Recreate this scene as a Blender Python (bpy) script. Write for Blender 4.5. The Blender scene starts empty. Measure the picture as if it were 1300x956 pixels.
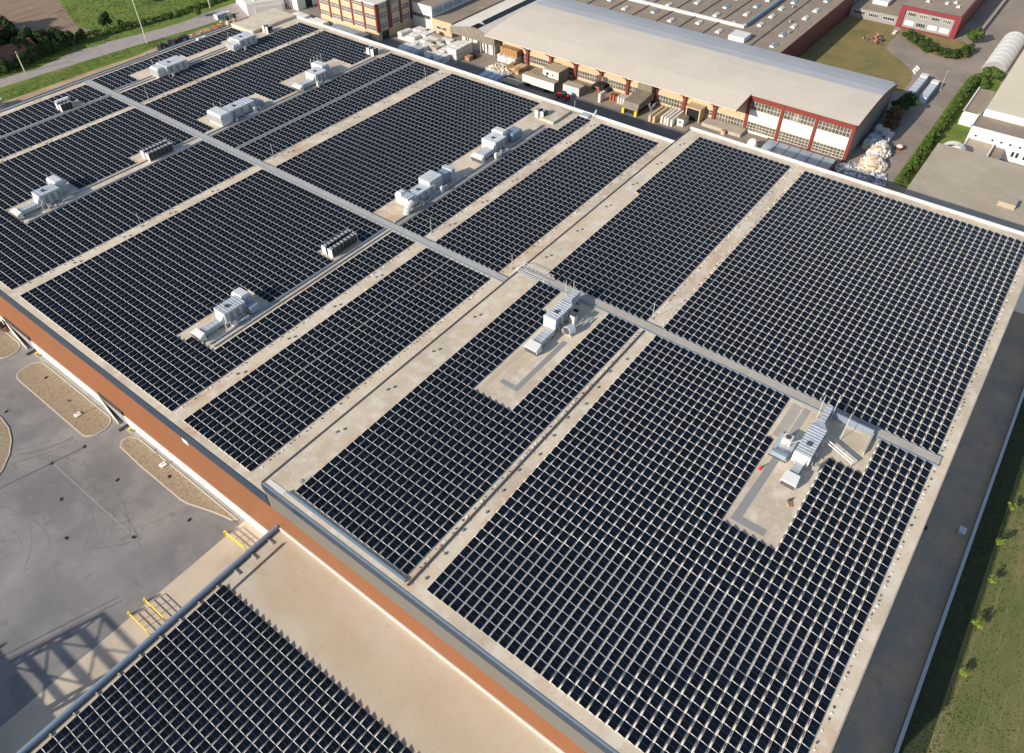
import bpy, math, random
import numpy as np
from mathutils import Vector, Matrix
random.seed(7)
R = math.radians
scene = bpy.context.scene
col = scene.collection

# ------------------------------------------------------------------ materials
MATS = {}

def new_mat(name):
    m = bpy.data.materials.new(name)
    m.use_nodes = True
    nt = m.node_tree
    b = nt.nodes['Principled BSDF']
    MATS[name] = m
    return m, nt, b

def mix_color(nt, fac, a, b):
    n = nt.nodes.new('ShaderNodeMix')
    n.data_type = 'RGBA'
    if isinstance(fac, float):
        n.inputs[0].default_value = fac
    else:
        nt.links.new(fac, n.inputs[0])
    for i, v in ((6, a), (7, b)):
        if isinstance(v, tuple):
            n.inputs[i].default_value = (*v, 1)
        else:
            nt.links.new(v, n.inputs[i])
    return n.outputs[2]

def noise(nt, co, scale, detail=4, lo=.35, hi=.65, rough=.6, stretch=None):
    if stretch:
        mp = nt.nodes.new('ShaderNodeMapping')
        mp.inputs['Scale'].default_value = stretch
        nt.links.new(co, mp.inputs['Vector'])
        co = mp.outputs[0]
    n = nt.nodes.new('ShaderNodeTexNoise')
    n.inputs['Scale'].default_value = scale
    n.inputs['Detail'].default_value = detail
    n.inputs['Roughness'].default_value = rough
    nt.links.new(co, n.inputs['Vector'])
    r = nt.nodes.new('ShaderNodeMapRange')
    r.inputs['From Min'].default_value = lo
    r.inputs['From Max'].default_value = hi
    nt.links.new(n.outputs['Fac'], r.inputs['Value'])
    return r.outputs[0]

def mat(name, base, rough=.8, metal=0., layers=(), bump=None, spec=None):
    """layers: (colour, scale, lo, hi, strength[, stretch])"""
    m, nt, b = new_mat(name)
    b.inputs['Roughness'].default_value = rough
    b.inputs['Metallic'].default_value = metal
    if spec is not None:
        b.inputs['Specular IOR Level'].default_value = spec
    b.inputs['Base Color'].default_value = (*base, 1)
    if layers or bump:
        tc = nt.nodes.new('ShaderNodeTexCoord')
        gm = nt.nodes.new('ShaderNodeNewGeometry')
        co = gm.outputs['Position'] if name.startswith('w_') else tc.outputs['Object']
    c = base
    for L in layers:
        colr, sc, lo, hi, st = L[:5]
        f = noise(nt, co, sc, 5, lo, hi, stretch=L[5] if len(L) > 5 else None)
        mu = nt.nodes.new('ShaderNodeMath'); mu.operation = 'MULTIPLY'
        nt.links.new(f, mu.inputs[0]); mu.inputs[1].default_value = st
        c = mix_color(nt, mu.outputs[0], c, colr)
    if layers:
        nt.links.new(c, b.inputs['Base Color'])
    if bump:
        sc, st, dist = bump
        n = nt.nodes.new('ShaderNodeTexNoise'); n.inputs['Scale'].default_value = sc
        n.inputs['Detail'].default_value = 5
        nt.links.new(co, n.inputs['Vector'])
        bp = nt.nodes.new('ShaderNodeBump'); bp.inputs['Strength'].default_value = st
        bp.inputs['Distance'].default_value = dist
        nt.links.new(n.outputs['Fac'], bp.inputs['Height'])
        nt.links.new(bp.outputs[0], b.inputs['Normal'])
    return m

def stripes(m, axis, period, width, colour, strength=1., axis2=None, period2=1.):
    """thin seams every `period` metres along an axis of world position"""
    nt = m.node_tree; b = nt.nodes['Principled BSDF']
    gm = nt.nodes.new('ShaderNodeNewGeometry')
    sx = nt.nodes.new('ShaderNodeSeparateXYZ')
    nt.links.new(gm.outputs['Position'], sx.inputs[0])
    d = nt.nodes.new('ShaderNodeMath'); d.operation = 'MODULO'; d.inputs[1].default_value = period
    ad = nt.nodes.new('ShaderNodeMath'); ad.operation = 'ADD'; ad.inputs[1].default_value = 1000 * period
    nt.links.new(sx.outputs[axis], ad.inputs[0]); nt.links.new(ad.outputs[0], d.inputs[0])
    lt = nt.nodes.new('ShaderNodeMath'); lt.operation = 'LESS_THAN'; lt.inputs[1].default_value = width
    nt.links.new(d.outputs[0], lt.inputs[0])
    mu = nt.nodes.new('ShaderNodeMath'); mu.operation = 'MULTIPLY'; mu.inputs[1].default_value = strength
    nt.links.new(lt.outputs[0], mu.inputs[0])
    ins = b.inputs['Base Color']
    src = ins.links[0].from_socket if ins.links else tuple(ins.default_value)[:3]
    out = mix_color(nt, mu.outputs[0], src, colour)
    nt.links.new(out, ins)

mat('w_roof', (.59, .51, .385), .85, layers=[((.43, .365, .28), .07, .43, .60, .75), ((.46, .27, .15), .09, .54, .70, .65, (.45, 1.8, 1)), ((.68, .63, .55), .35, .48, .64, .6), ((.36, .29, .22), 1.1, .58, .74, .5), ((.74, .69, .60), 2.3, .58, .72, .5)], bump=(2., .15, .05))
stripes(MATS['w_roof'], 0, 6.0, .08, (.40, .34, .26), .6)
stripes(MATS['w_roof'], 1, 1.9, .06, (.48, .42, .33), .3)
mat('w_annex_roof', (.49, .415, .305), .85, layers=[((.42, .335, .235), .05, .45, .62, .6), ((.52, .485, .42), .12, .5, .66, .6, (1, .4, 1)), ((.34, .28, .21), .9, .62, .74, .6), ((.27, .21, .15), 2.6, .68, .76, .7), ((.53, .50, .44), 1.6, .56, .7, .4, (.3, 1.5, 1))], bump=(2., .15, .05))
mat('w_asphalt', (.235, .232, .228), .9, layers=[((.15, .15, .15), .022, .46, .58, .6), ((.32, .31, .295), .045, .52, .62, .6), ((.12, .12, .122), .5, .60, .70, .4, (.35, 1.2, 1)), ((.11, .108, .105), .28, .60, .70, .6), ((.145, .145, .15), .05, .42, .60, .75), ((.28, .27, .26), .12, .5, .68, .6), ((.10, .10, .105), .35, .58, .74, .45, (1, .25, 1)), ((.12, .12, .125), .9, .6, .72, .35, (.3, 1.4, 1))], bump=(6., .2, .02))
stripes(MATS['w_asphalt'], 0, 15.2, .10, (.25, .25, .245), .15)
stripes(MATS['w_asphalt'], 1, 16.0, .06, (.14, .14, .14), .2)
stripes(MATS['w_annex_roof'], 0, 5.2, .06, (.47, .41, .33), .5)
stripes(MATS['w_annex_roof'], 1, 2.05, .05, (.49, .43, .345), .4)
mat('w_tyre', (.15, .148, .15), .85, layers=[((.21, .205, .20), .5, .42, .6, .9)])
mat('w_apron', (.55, .475, .37), .9, layers=[((.41, .35, .28), .12, .45, .62, .7), ((.52, .48, .42), .5, .5, .7, .5)], bump=(6., .15, .02))
mat('w_paving', (.33, .32, .29), .9, layers=[((.24, .24, .22), .4, .45, .62, .6)])
mat('w_gravel', (.31, .25, .17), .95, layers=[((.18, .14, .09), 2.6, .45, .6, .7), ((.40, .34, .25), 1.7, .55, .7, .7)], bump=(8., .6, .06))
mat('w_yard', (.29, .24, .19), .9, layers=[((.19, .165, .145), .07, .42, .6, .7), ((.29, .25, .20), .2, .55, .7, .6), ((.12, .105, .09), .8, .6, .72, .4)], bump=(5., .2, .03))
mat('w_lane', (.14, .14, .145), .9, layers=[((.19, .18, .175), .3, .45, .65, .6)])
mat('w_road', (.33, .295, .27), .9, layers=[((.25, .225, .21), .25, .45, .62, .6), ((.40, .365, .335), .5, .55, .7, .5)])
mat('w_grass', (.13, .19, .018), .95, layers=[((.07, .125, .014), .12, .42, .6, .75), ((.19, .23, .03), .4, .52, .68, .6), ((.03, .07, .012), 1.2, .55, .68, .6), ((.20, .18, .05), .05, .57, .68, .4)], bump=(3., .8, .3))
mat('w_dry_grass', (.225, .175, .058), .95, layers=[((.14, .135, .038), .10, .42, .6, .8), ((.24, .19, .08), .25, .5, .66, .7), ((.07, .08, .02), 1.1, .56, .7, .6)], bump=(3., .8, .25))
mat('w_south_field', (.15, .155, .05), .95, layers=[((.24, .185, .10), .12, .50, .62, .7, (.12, 2.6, 1)), ((.10, .13, .03), .16, .45, .64, .8), ((.27, .22, .13), .5, .56, .7, .5, (.1, 3, 1)), ((.08, .10, .02), 1.6, .54, .68, .5)], bump=(4., .9, .25))
mat('w_shaded_grass', (.032, .045, .016), .95, layers=[((.055, .06, .022), .6, .5, .66, .7), ((.016, .024, .010), 1.5, .5, .66, .7)], bump=(4., .8, .2))  # verge grass with the warehouse's cast shade darkened into its colour
mat('w_dirt', (.42, .31, .19), .95, layers=[((.31, .21, .125), .12, .42, .6, .7), ((.50, .41, .28), .3, .5, .68, .6), ((.14, .15, .05), .3, .58, .68, .6)], bump=(3., .6, .15))
mat('w_ploughed', (.26, .185, .12), .95, layers=[((.145, .105, .075), .16, .42, .6, .7, (.25, 2.5, 1)), ((.25, .19, .135), .5, .5, .68, .6, (.3, 3, 1))], bump=(3., .8, .2))
mat('w_gravel_lane', (.37, .285, .205), .95, layers=[((.25, .23, .21), .12, .42, .6, .8), ((.43, .31, .22), .16, .55, .68, .75), ((.17, .16, .15), .5, .58, .70, .55), ((.50, .47, .43), .9, .62, .72, .5)], bump=(5., .5, .05))
mat('w_orange', (.205, .074, .027), .6, layers=[((.18, .078, .034), .05, .4, .6, .7), ((.25, .098, .036), .25, .5, .7, .4)])
stripes(MATS['w_orange'], 2, .5, .06, (.15, .060, .026), .5)
mat('w_greywall', (.122, .12, .113), .6, layers=[((.13, .128, .122), .06, .42, .6, .6)])
stripes(MATS['w_greywall'], 1, 1.1, .05, (.11, .108, .104), .5)
mat('w_whitewall', (.74, .73, .70), .6, layers=[((.60, .58, .54), .3, .5, .68, .35)])
mat('fascia', (.014, .042, .085), .35, .3)
mat('coping', (.78, .76, .72), .5)
mat('cream', (.50, .40, .26), .8, layers=[((.42, .33, .215), .3, .5, .7, .4)])
mat('white', (.66, .64, .60), .6, layers=[((.62, .60, .56), .5, .5, .7, .35)])
mat('plastic_white', (.72, .70, .66), .5, layers=[((.58, .52, .45), .6, .5, .68, .5)], bump=(2., .5, .15))
mat('bale_grey', (.50, .52, .55), .5, layers=[((.34, .37, .42), .9, .48, .62, .6)], bump=(2., .6, .2))
mat('bale_brown', (.48, .35, .22), .8, layers=[((.60, .52, .42), 1.1, .5, .65, .6)], bump=(2., .6, .2))
mat('timber', (.34, .19, .08), .8, layers=[((.44, .30, .16), 1.3, .5, .65, .6)])
mat('timber_red', (.30, .09, .06), .8, layers=[((.55, .38, .25), 1.3, .55, .65, .5)])
mat('red_paint', (.20, .038, .028), .5, layers=[((.15, .03, .022), .4, .5, .7, .5)])
mat('magenta', (.19, .024, .034), .5)
mat('dark_red', (.13, .022, .022), .6)
stripes(MATS['dark_red'], 0, 6., .12, (.09, .018, .018), .6)
mat('galv', (.54, .58, .62), .4, .3, layers=[((.38, .42, .47), .8, .45, .65, .6)])
mat('galv_white', (.62, .63, .63), .4, .1)
mat('metal_blue', (.25, .32, .40), .45, .3)
mat('grating', (.37, .37, .36), .7, layers=[((.46, .455, .43), .6, .5, .68, .6)])
mat('tray', (.45, .47, .48), .45, .4)
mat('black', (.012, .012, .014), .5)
mat('dark_coil', (.02, .022, .026), .4)
mat('dark_grey', (.07, .07, .075), .7)
mat('mid_grey', (.25, .25, .25), .8)
mat('concrete', (.40, .37, .32), .9, layers=[((.30, .28, .24), .5, .45, .65, .6)])
mat('concrete_dark', (.19, .168, .135), .9, layers=[((.26, .23, .18), .6, .45, .65, .6)])
mat('kerb', (.50, .46, .40), .9)
mat('yellow', (.72, .55, .05), .5)
mat('red', (.62, .03, .03), .5)
mat('green_paint', (.015, .13, .06), .5)
mat('tarp_blue', (.40, .52, .66), .45, layers=[((.60, .68, .76), .8, .45, .65, .6)], bump=(1.5, .6, .2))
mat('steel', (.10, .12, .15), .5, .5)
mat('pole', (.55, .52, .46), .7)
mat('w_hall_roof', (.59, .535, .445), .6, layers=[((.53, .475, .39), .05, .42, .6, .7), ((.61, .57, .50), .3, .5, .7, .5)])
stripes(MATS['w_hall_roof'], 1, 3.0, .12, (.52, .48, .415), .6)
mat('w_hall_roof_back', (.47, .475, .48), .6, layers=[((.40, .41, .42), .06, .42, .6, .6)])  # slope turned from the sun: its shade is put into this greyer colour
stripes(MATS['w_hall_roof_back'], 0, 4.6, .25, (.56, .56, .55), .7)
mat('w_brown_roof', (.28, .225, .17), .9, layers=[((.22, .175, .135), .05, .42, .6, .7), ((.35, .285, .22), .3, .5, .68, .5)])
stripes(MATS['w_brown_roof'], 1, 2.4, .12, (.17, .135, .105), .5)
mat('w_white_roof', (.66, .62, .55), .7, layers=[((.56, .52, .46), .1, .45, .62, .6)])
mat('w_cream_roof', (.66, .59, .44), .7, layers=[((.60, .53, .40), .08, .45, .62, .6)])
mat('w_tan_roof', (.42, .36, .275), .85, layers=[((.35, .295, .225), .06, .42, .6, .7), ((.48, .42, .33), .25, .5, .68, .5)])
stripes(MATS['w_tan_roof'], 0, 2.2, .09, (.34, .29, .225), .55)
mat('terracotta', (.24, .09, .05), .8, layers=[((.16, .06, .035), .8, .45, .62, .6)])
mat('glass_window', (.09, .085, .07), .15, layers=[((.20, .18, .14), .5, .45, .62, .7)])
mat('glass_dark', (.03, .035, .04), .1)
mat('glass_blue', (.22, .30, .36), .2, layers=[((.30, .36, .40), .4, .45, .62, .6)])
mat('muntin', (.76, .74, .70), .5)
mat('bark', (.10, .07, .045), .9)

def foliage(name, a, b, c):
    m, nt, bs = new_mat(name)
    bs.inputs['Roughness'].default_value = .7
    bs.inputs['Specular IOR Level'].default_value = .2
    gm = nt.nodes.new('ShaderNodeNewGeometry')
    rmp = nt.nodes.new('ShaderNodeValToRGB')
    rmp.color_ramp.elements[0].color = (*a, 1); rmp.color_ramp.elements[1].color = (*c, 1)
    e = rmp.color_ramp.elements.new(.5); e.color = (*b, 1)
    nt.links.new(gm.outputs['Random Per Island'], rmp.inputs[0])
    nt.links.new(rmp.outputs[0], bs.inputs['Base Color'])
    return m
stripes(MATS['w_orange'], 1, 6.2, .09, (.14, .055, .024), .6)
stripes(MATS['coping'], 1, 4.0, .12, (.5, .48, .44), .6)
stripes(MATS['fascia'], 1, 5.1, .12, (.01, .02, .035), .7)
foliage('leaf', (.03, .06, .012), (.055, .10, .02), (.10, .15, .03))
foliage('leaf_dark', (.018, .036, .010), (.032, .06, .015), (.06, .095, .02))
foliage('leaf_brown', (.07, .045, .025), (.11, .075, .04), (.16, .11, .06))
foliage('leaf_bright', (.10, .16, .02), (.16, .24, .03), (.26, .33, .05))
foliage('scrap_mix', (.62, .58, .54), (.40, .30, .20), (.70, .69, .68))
foliage('scrap_white', (.70, .69, .66), (.52, .50, .48), (.76, .72, .66))

# solar glass: per-panel tint
m, nt, bs = new_mat('solar_glass')
gm = nt.nodes.new('ShaderNodeNewGeometry'); oi = nt.nodes.new('ShaderNodeObjectInfo')
ad = nt.nodes.new('ShaderNodeMath'); ad.operation = 'ADD'
nt.links.new(gm.outputs['Random Per Island'], ad.inputs[0]); nt.links.new(oi.outputs['Random'], ad.inputs[1])
fr = nt.nodes.new('ShaderNodeMath'); fr.operation = 'FRACT'; nt.links.new(ad.outputs[0], fr.inputs[0])
rmp = nt.nodes.new('ShaderNodeValToRGB')
rmp.color_ramp.elements[0].color = (.004, .006, .010, 1); rmp.color_ramp.elements[1].color = (.007, .010, .021, 1)
e = rmp.color_ramp.elements.new(.6); e.color = (.005, .008, .014, 1)
nt.links.new(fr.outputs[0], rmp.inputs[0]); nt.links.new(rmp.outputs[0], bs.inputs['Base Color'])
bs.inputs['Roughness'].default_value = .22
bs.inputs['Specular IOR Level'].default_value = .2
mat('cell_gap', (.045, .055, .07), .5)
mat('module_frame', (.58, .59, .60), .5, .15)
mat('ballast', (.34, .31, .27), .85)
mat('mat_strip', (.60, .585, .55), .8, layers=[((.48, .43, .36), .8, .5, .68, .6)])

# ------------------------------------------------------------------ mesh builder
class MB:
    def __init__(self):
        self.v = []; self.f = []; self.m = []; self.names = []
    def mi(self, name):
        if name not in self.names: self.names.append(name)
        return self.names.index(name)
    def poly(self, pts, faces, mt):
        o = len(self.v); self.v += [tuple(p) for p in pts]; k = self.mi(mt)
        for f in faces:
            self.f.append(tuple(o + i for i in f)); self.m.append(k)
        return self
    def box(self, x0, x1, y0, y1, z0, z1, mt, top=None):
        p = [(x0, y0, z0), (x1, y0, z0), (x1, y1, z0), (x0, y1, z0), (x0, y0, z1), (x1, y0, z1), (x1, y1, z1), (x0, y1, z1)]
        self.poly(p, [(0, 3, 2, 1), (0, 1, 5, 4), (1, 2, 6, 5), (2, 3, 7, 6), (3, 0, 4, 7)], mt)
        o = len(self.v) - 8; self.f.append((o + 4, o + 5, o + 6, o + 7)); self.m.append(self.mi(top or mt))
        return self
    def hexa(self, p, mt):           # 8 points: bottom ring, top ring
        return self.poly(p, [(0, 3, 2, 1), (0, 1, 5, 4), (1, 2, 6, 5), (2, 3, 7, 6), (3, 0, 4, 7), (4, 5, 6, 7)], mt)
    def obox(self, cx, cy, z0, lx, ly, h, ang, mt, top=None):
        c, s = math.cos(ang), math.sin(ang)
        q = [(-lx/2, -ly/2), (lx/2, -ly/2), (lx/2, ly/2), (-lx/2, ly/2)]
        r = [(cx + a*c - b*s, cy + a*s + b*c) for a, b in q]
        self.poly([(*a, z0) for a in r] + [(*a, z0 + h) for a in r], [(0, 3, 2, 1), (0, 1, 5, 4), (1, 2, 6, 5), (2, 3, 7, 6), (3, 0, 4, 7)], mt)
        o = len(self.v) - 8; self.f.append((o + 4, o + 5, o + 6, o + 7)); self.m.append(self.mi(top or mt))
        return self
    def bar(self, a, b, r, mt, n=4, r2=None):
        a = Vector(a); b = Vector(b); d = (b - a)
        if d.length < 1e-6: return self
        d.normalize(); up = Vector((0, 0, 1)) if abs(d.z) < .9 else Vector((1, 0, 0))
        u = d.cross(up).normalized(); w = d.cross(u)
        r2 = r if r2 is None else r2
        p = []
        for q, rr in ((a, r), (b, r2)):
            for i in range(n):
                t = 2*math.pi*(i + .5)/n
                p.append(q + (u*math.cos(t) + w*math.sin(t))*rr)
        self.poly(p, [(i, (i+1) % n, n + (i+1) % n, n + i) for i in range(n)] + [tuple(range(n))[::-1], tuple(range(n, 2*n))], mt)
        return self
    def cyl(self, cx, cy, z0, z1, r, mt, n=16, r2=None):
        return self.bar((cx, cy, z0), (cx, cy, z1), r, mt, n, r2)
    def prism(self, pts, z0, z1, mt, top=None):   # vertical extrusion of a polygon (ccw)
        n = len(pts)
        self.poly([(*p, z0) for p in pts] + [(*p, z1) for p in pts], [(i, (i+1) % n, n + (i+1) % n, n + i) for i in range(n)], mt)
        o = len(self.v) - 2*n; self.f.append(tuple(range(o + n, o + 2*n))); self.m.append(self.mi(top or mt))
        return self
    def build(self, name, parent=None, loc=None):
        me = bpy.data.meshes.new(name)
        off = Vector((0, 0, 0))
        if parent is not None:
            off = parent.get('_w', None); off = Vector(off) if off is not None else Vector((0, 0, 0))
        if loc is not None: off = Vector(loc)
        me.from_pydata([(x - off.x, y - off.y, z - off.z) for x, y, z in self.v], [], self.f)
        for n in self.names: me.materials.append(MATS[n])
        me.polygons.foreach_set('material_index', self.m)
        me.update()
        o = bpy.data.objects.new(name, me); col.objects.link(o)
        if parent is not None:
            o.parent = parent
            o['_w'] = list(off)
        elif loc is not None:
            o.location = loc; o['_w'] = list(off)
        return o

def tag(o, label=None, cat=None, group=None, kind=None):
    if label: o['label'] = label
    if cat: o['category'] = cat
    if group: o['group'] = group
    if kind: o['kind'] = kind
    return o

def empty(name, loc, label, cat, group=None):
    o = bpy.data.objects.new(name, None); col.objects.link(o)
    o.location = loc; o['_w'] = list(loc); o.empty_display_size = .5
    return tag(o, label, cat, group)

def copy_thing(root, loc, rot=0., scale=None, label=None, group=None):
    r = root.copy(); col.objects.link(r); r.location = loc; r.rotation_euler = (0, 0, rot)
    if scale: r.scale = scale if isinstance(scale, tuple) else (scale,)*3
    if label: r['label'] = label
    if group: r['group'] = group
    for ch in list(root.children):
        c = ch.copy(); col.objects.link(c); c.parent = r
        for g in list(ch.children):
            d = g.copy(); col.objects.link(d); d.parent = c
    return r

def sheet(name, pts, z, mt, label=None):
    b = MB(); b.poly([(x, y, z) for x, y in pts], [tuple(range(len(pts)))], mt)
    return tag(b.build(name), label, None, None, 'structure')

def single(name, b, label, cat, loc=None, group=None):
    return tag(b.build(name, loc=loc), label, cat, group)

def rounded(x0, x1, y0, y1, r, n=5):
    out = []
    for cx, cy, a0 in ((x1-r, y0+r, -90), (x1-r, y1-r, 0), (x0+r, y1-r, 90), (x0+r, y0+r, 180)):
        for i in range(n+1):
            a = R(a0 + 90*i/n); out.append((cx + r*math.cos(a), cy + r*math.sin(a)))
    return out

# ------------------------------------------------------------------ camera, light
cam = bpy.data.cameras.new('camera'); co = bpy.data.objects.new('camera', cam); col.objects.link(co)
RX = Vector((.60374, -.79718, -.00253)); DN = Vector((-.54884, -.41336, -.72658)); FW = Vector((.57816, .44005, -.68708))
M = Matrix(((RX.x, -DN.x, -FW.x, 0), (RX.y, -DN.y, -FW.y, 0), (RX.z, -DN.z, -FW.z, 113.), (0, 0, 0, 1)))
co.matrix_world = M
cam.sensor_width = 36; cam.lens = 949.5/1300*36; cam.shift_y = -44.5/1300
cam.clip_start = .5; cam.clip_end = 6000
scene.camera = co

TR = Vector((2.06, -.68, -1.)).normalized()
sl = bpy.data.lights.new('sun', 'SUN'); sl.energy = 5.0; sl.angle = R(.53); sl.color = (1., .88, .73)
so = bpy.data.objects.new('sun', sl); col.objects.link(so)
so.rotation_euler = TR.to_track_quat('-Z', 'Y').to_euler(); so.location = (-100, 60, 150)
w = bpy.data.worlds.new('World'); scene.world = w; w.use_nodes = True
nt = w.node_tree; bg = nt.nodes['Background']
sky = nt.nodes.new('ShaderNodeTexSky'); sky.sky_type = 'NISHITA'; sky.sun_disc = False
sky.sun_elevation = math.asin(-TR.z); sky.sun_rotation = math.atan2(-TR.x, -TR.y)
nt.links.new(sky.outputs[0], bg.inputs[0]); bg.inputs[1].default_value = .13
scene.view_settings.view_transform = 'Standard'; scene.view_settings.look = 'None'
scene.view_settings.exposure = .31; scene.view_settings.gamma = 1
scene.cycles.max_bounces = 5

# ------------------------------------------------------------------ ground
G0 = 0.
sheet('ground', [(-2500, -2500), (2500, -2500), (2500, 2500), (-2500, 2500)], -.03, 'w_grass')
sheet('yard_pavement', [(-120, 20), (34, 20), (34, 236), (-120, 236)], G0, 'w_asphalt')
sheet('loading_apron', [(-40, 60), (31, 60), (31, 82.3), (-40, 82.3)], .004, 'w_apron')
sheet('wall_side_path', [(29.45, 82.4), (31, 82.4), (31, 232), (29.45, 232)], .006, 'w_paving')
sheet('east_yard', [(160, -60), (420, -60), (420, 268), (178, 268), (160, 240)], .0, 'w_yard')
sheet('service_road', [(160, -60), (203.5, -60), (203.5, 240), (160, 240)], .004, 'w_lane')
sheet('south_lane', [(-60, -20), (260, -20), (260, -9), (-60, -9)], .008, 'w_gravel_lane')
sheet('south_field', [(-300, -300), (500, -300), (500, -20.6), (-300, -20.6)], .012, 'w_south_field')
sheet('verge_shade', [(-300, -23.8), (500, -23.8), (500, -20.6), (-300, -20.6)], .018, 'w_shaded_grass')
sheet('dirt_strip', [(-60, 228), (188, 228), (188, 272), (180, 277.2), (166, 278.5), (150, 278.2), (135, 276.5), (118, 277.2), (100, 277.6), (84, 278.5), (-60, 281)], -.018, 'w_dirt')
sheet('country_road', [(-60, 291.5), (60, 291.0), (90, 289.8), (108, 288.4), (125, 286.8), (143.5, 284.4), (163, 281.6), (181, 280.2), (196, 279.5), (215, 281),
                       (240, 290), (240, 300), (212, 294.5), (196, 291.8), (178, 292.0), (163, 291.0), (149, 293.3), (135, 296.8), (122, 298.3), (106, 295.0), (93.5, 297.0), (60, 298.5), (-60, 299)], -.010, 'w_road')
sheet('junction_apron', [(180.5, 272), (200, 262), (215, 262), (215, 281), (196, 280), (181, 280.6)], -.006, 'w_road')
sheet('ploughed_field', [(138.6, 307.2), (136.5, 320), (140.5, 334), (147, 352), (158, 385), (150, 470), (100, 470), (96, 380), (104, 340), (112, 318), (120, 309), (130, 306.2)], -.014, 'w_ploughed')
sheet('east_lawn', [(274, 41.0), (284, 41.4), (291.5, 43), (299, 49.5), (306, 56.8), (313.3, 57.9), (322, 57.4), (324.5, 60), (330.9, 61.6), (330.9, 80), (256, 80), (252, 60)], .006, 'w_dry_grass')
sheet('office_lawn', [(312.2, 31.8), (316, 29.6), (323, 30.2), (330.8, 35), (330.8, 59.5), (324.5, 58.2), (319, 53.2), (313.6, 46.5), (310.6, 39)], .008, 'w_dry_grass')
sheet('footpath', [(320.6, 59.6), (322.5, 57.9), (330.8, 58.6), (330.8, 60.4)], .012, 'w_road')
sheet('shrub_border', [(211, 21.6), (212, 25.9), (296, 26.2), (303, 25.0), (306.5, 21.5), (306, 16.5), (292, 15.3), (262, 15.4), (240, 15.4), (240, 21)], .006, 'w_grass')

def island(name, pts, label=None):
    s = sheet(name, pts, .115, 'w_gravel')
    n = len(pts); b = MB()
    cx = sum(p[0] for p in pts)/n; cy = sum(p[1] for p in pts)/n
    outer = []
    for i in range(n):
        a = Vector(pts[i-1]); c = Vector(pts[(i+1) % n]); d = (c - a).normalized()
        outer.append((pts[i][0] + d.y*.22, pts[i][1] - d.x*.22))
    v = [(*p, .13) for p in pts] + [(*p, .13) for p in outer] + [(*p, .0) for p in outer] + [(*p, .10) for p in pts]
    f = []
    for i in range(n):
        j = (i+1) % n
        f += [(i, n+i, n+j, j), (n+i, 2*n+i, 2*n+j, n+j), (3*n+i, i, j, 3*n+j)]
    b.poly(v, f, 'kerb')
    return tag(b.build(name + '_kerb'), None, None, None, 'structure')
island('gravel_island', rounded(23.8, 29.3, 121.1, 150., 2.2))
island('gravel_island', [(29.5, 83.0), (29.6, 99), (29.6, 113.5), (28.9, 115.2), (27.6, 115.6), (26.6, 114.6), (26.3, 108), (26.3, 95.0), (26.6, 93.1), (27.2, 91.3), (28.0, 88.8), (28.7, 86.2), (29.1, 84.2)])
island('gravel_island', rounded(24.0, 29.3, 156.3, 200., 2.6))
island('roundabout', [(16.2*math.cos(t/28*math.tau), 140 + 16.2*math.sin(t/28*math.tau)) for t in range(28)])

# ------------------------------------------------------------------ main building
H1, H2, HA = 17., 20., 8.
XW = 30.75
wh = empty('warehouse', (98, 100, 0), 'huge flat-roofed warehouse with an orange clad side wall, its pale roofs covered in solar panels', 'warehouse')
b = MB()
b.poly([(XW, 70.9, H1), (166, 70.9, H1), (166, 231.6, H1), (XW, 231.6, H1)], [(0, 1, 2, 3)], 'w_roof'); lower_roof = b.build('roof', wh)
lower_roof['label'] = 'lower pale roof north of the step'
b = MB()
b.poly([(XW, -10.8, H2), (170, -10.8, H2), (170, 70.9, H2), (XW, 70.9, H2)], [(0, 1, 2, 3)], 'w_roof')
up = b.build('roof', wh); up['label'] = 'higher pale roof south of the step'
b = MB()   # step flashing
b.box(XW + .05, 170, 70.85, 71.15, H1 - .5, H2 + .12, 'dark_grey'); b.build('step_flashing', wh)
# west wall
b = MB(); b.box(XW, XW + .4, -10.8, 232, 2.6, 13.9, 'w_orange'); b.build('orange_wall', wh)
b = MB(); b.box(XW - .22, XW + .4, 8, 232, 0, 2.6, 'w_whitewall'); b.build('plinth', wh)
b = MB(); b.box(XW - .02, XW + .4, -10.8, 70.95, 13.9, 18.3, 'w_greywall'); b.build('upper_wall', wh)
b = MB(); b.box(XW - .12, XW + .35, 71.1, 232, 13.9, 16.98, 'fascia'); b.build('fascia', wh)
b = MB(); b.box(XW - .14, XW + .35, -10.8, 71.1, 18.3, 19.98, 'fascia'); b.build('fascia', wh)
b = MB(); b.box(XW - .1, 30.92, -10.8, 71.1, 19.98, 20.08, 'metal_blue'); b.build('roof_edge_trim', wh)
b = MB(); b.box(XW + .4, 165.9, 231.5, 231.9, 0, H1 - .01, 'w_whitewall'); b.box(165.7, 165.98, 71, 231.8, 0, H1 - .01, 'w_whitewall')
b.box(169.7, 169.98, -10.7, 71, 0, H2 - .01, 'w_whitewall'); b.box(XW + .4, 169.7, -10.78, -10.5, 0, H2 - .01, 'w_whitewall'); b.build('rear_walls', wh)
b = MB(); b.box(165.7, 166.15, 71.2, 231.9, H1 + .0, H1 + .55, 'coping'); b.build('parapet', wh)
b = MB(); b.box(169.7, 170.15, -10.9, 71.1, H2 + .0, H2 + .5, 'coping'); b.build('parapet', wh)
b = MB(); b.box(XW, 169.7, -10.92, -10.74, H2 + .0, H2 + .12, 'concrete'); b.build('parapet', wh)
b = MB(); b.box(XW, 165.7, 231.5, 232.0, H1, H1 + .35, 'fascia'); b.box(XW, 165.7, 230.55, 230.9, H1 + .1, H1 + .38, 'tray')
b.box(XW, 146, 231.0, 231.45, H1 + .1, H1 + .3, 'metal_blue'); b.build('gutter', wh)
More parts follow.
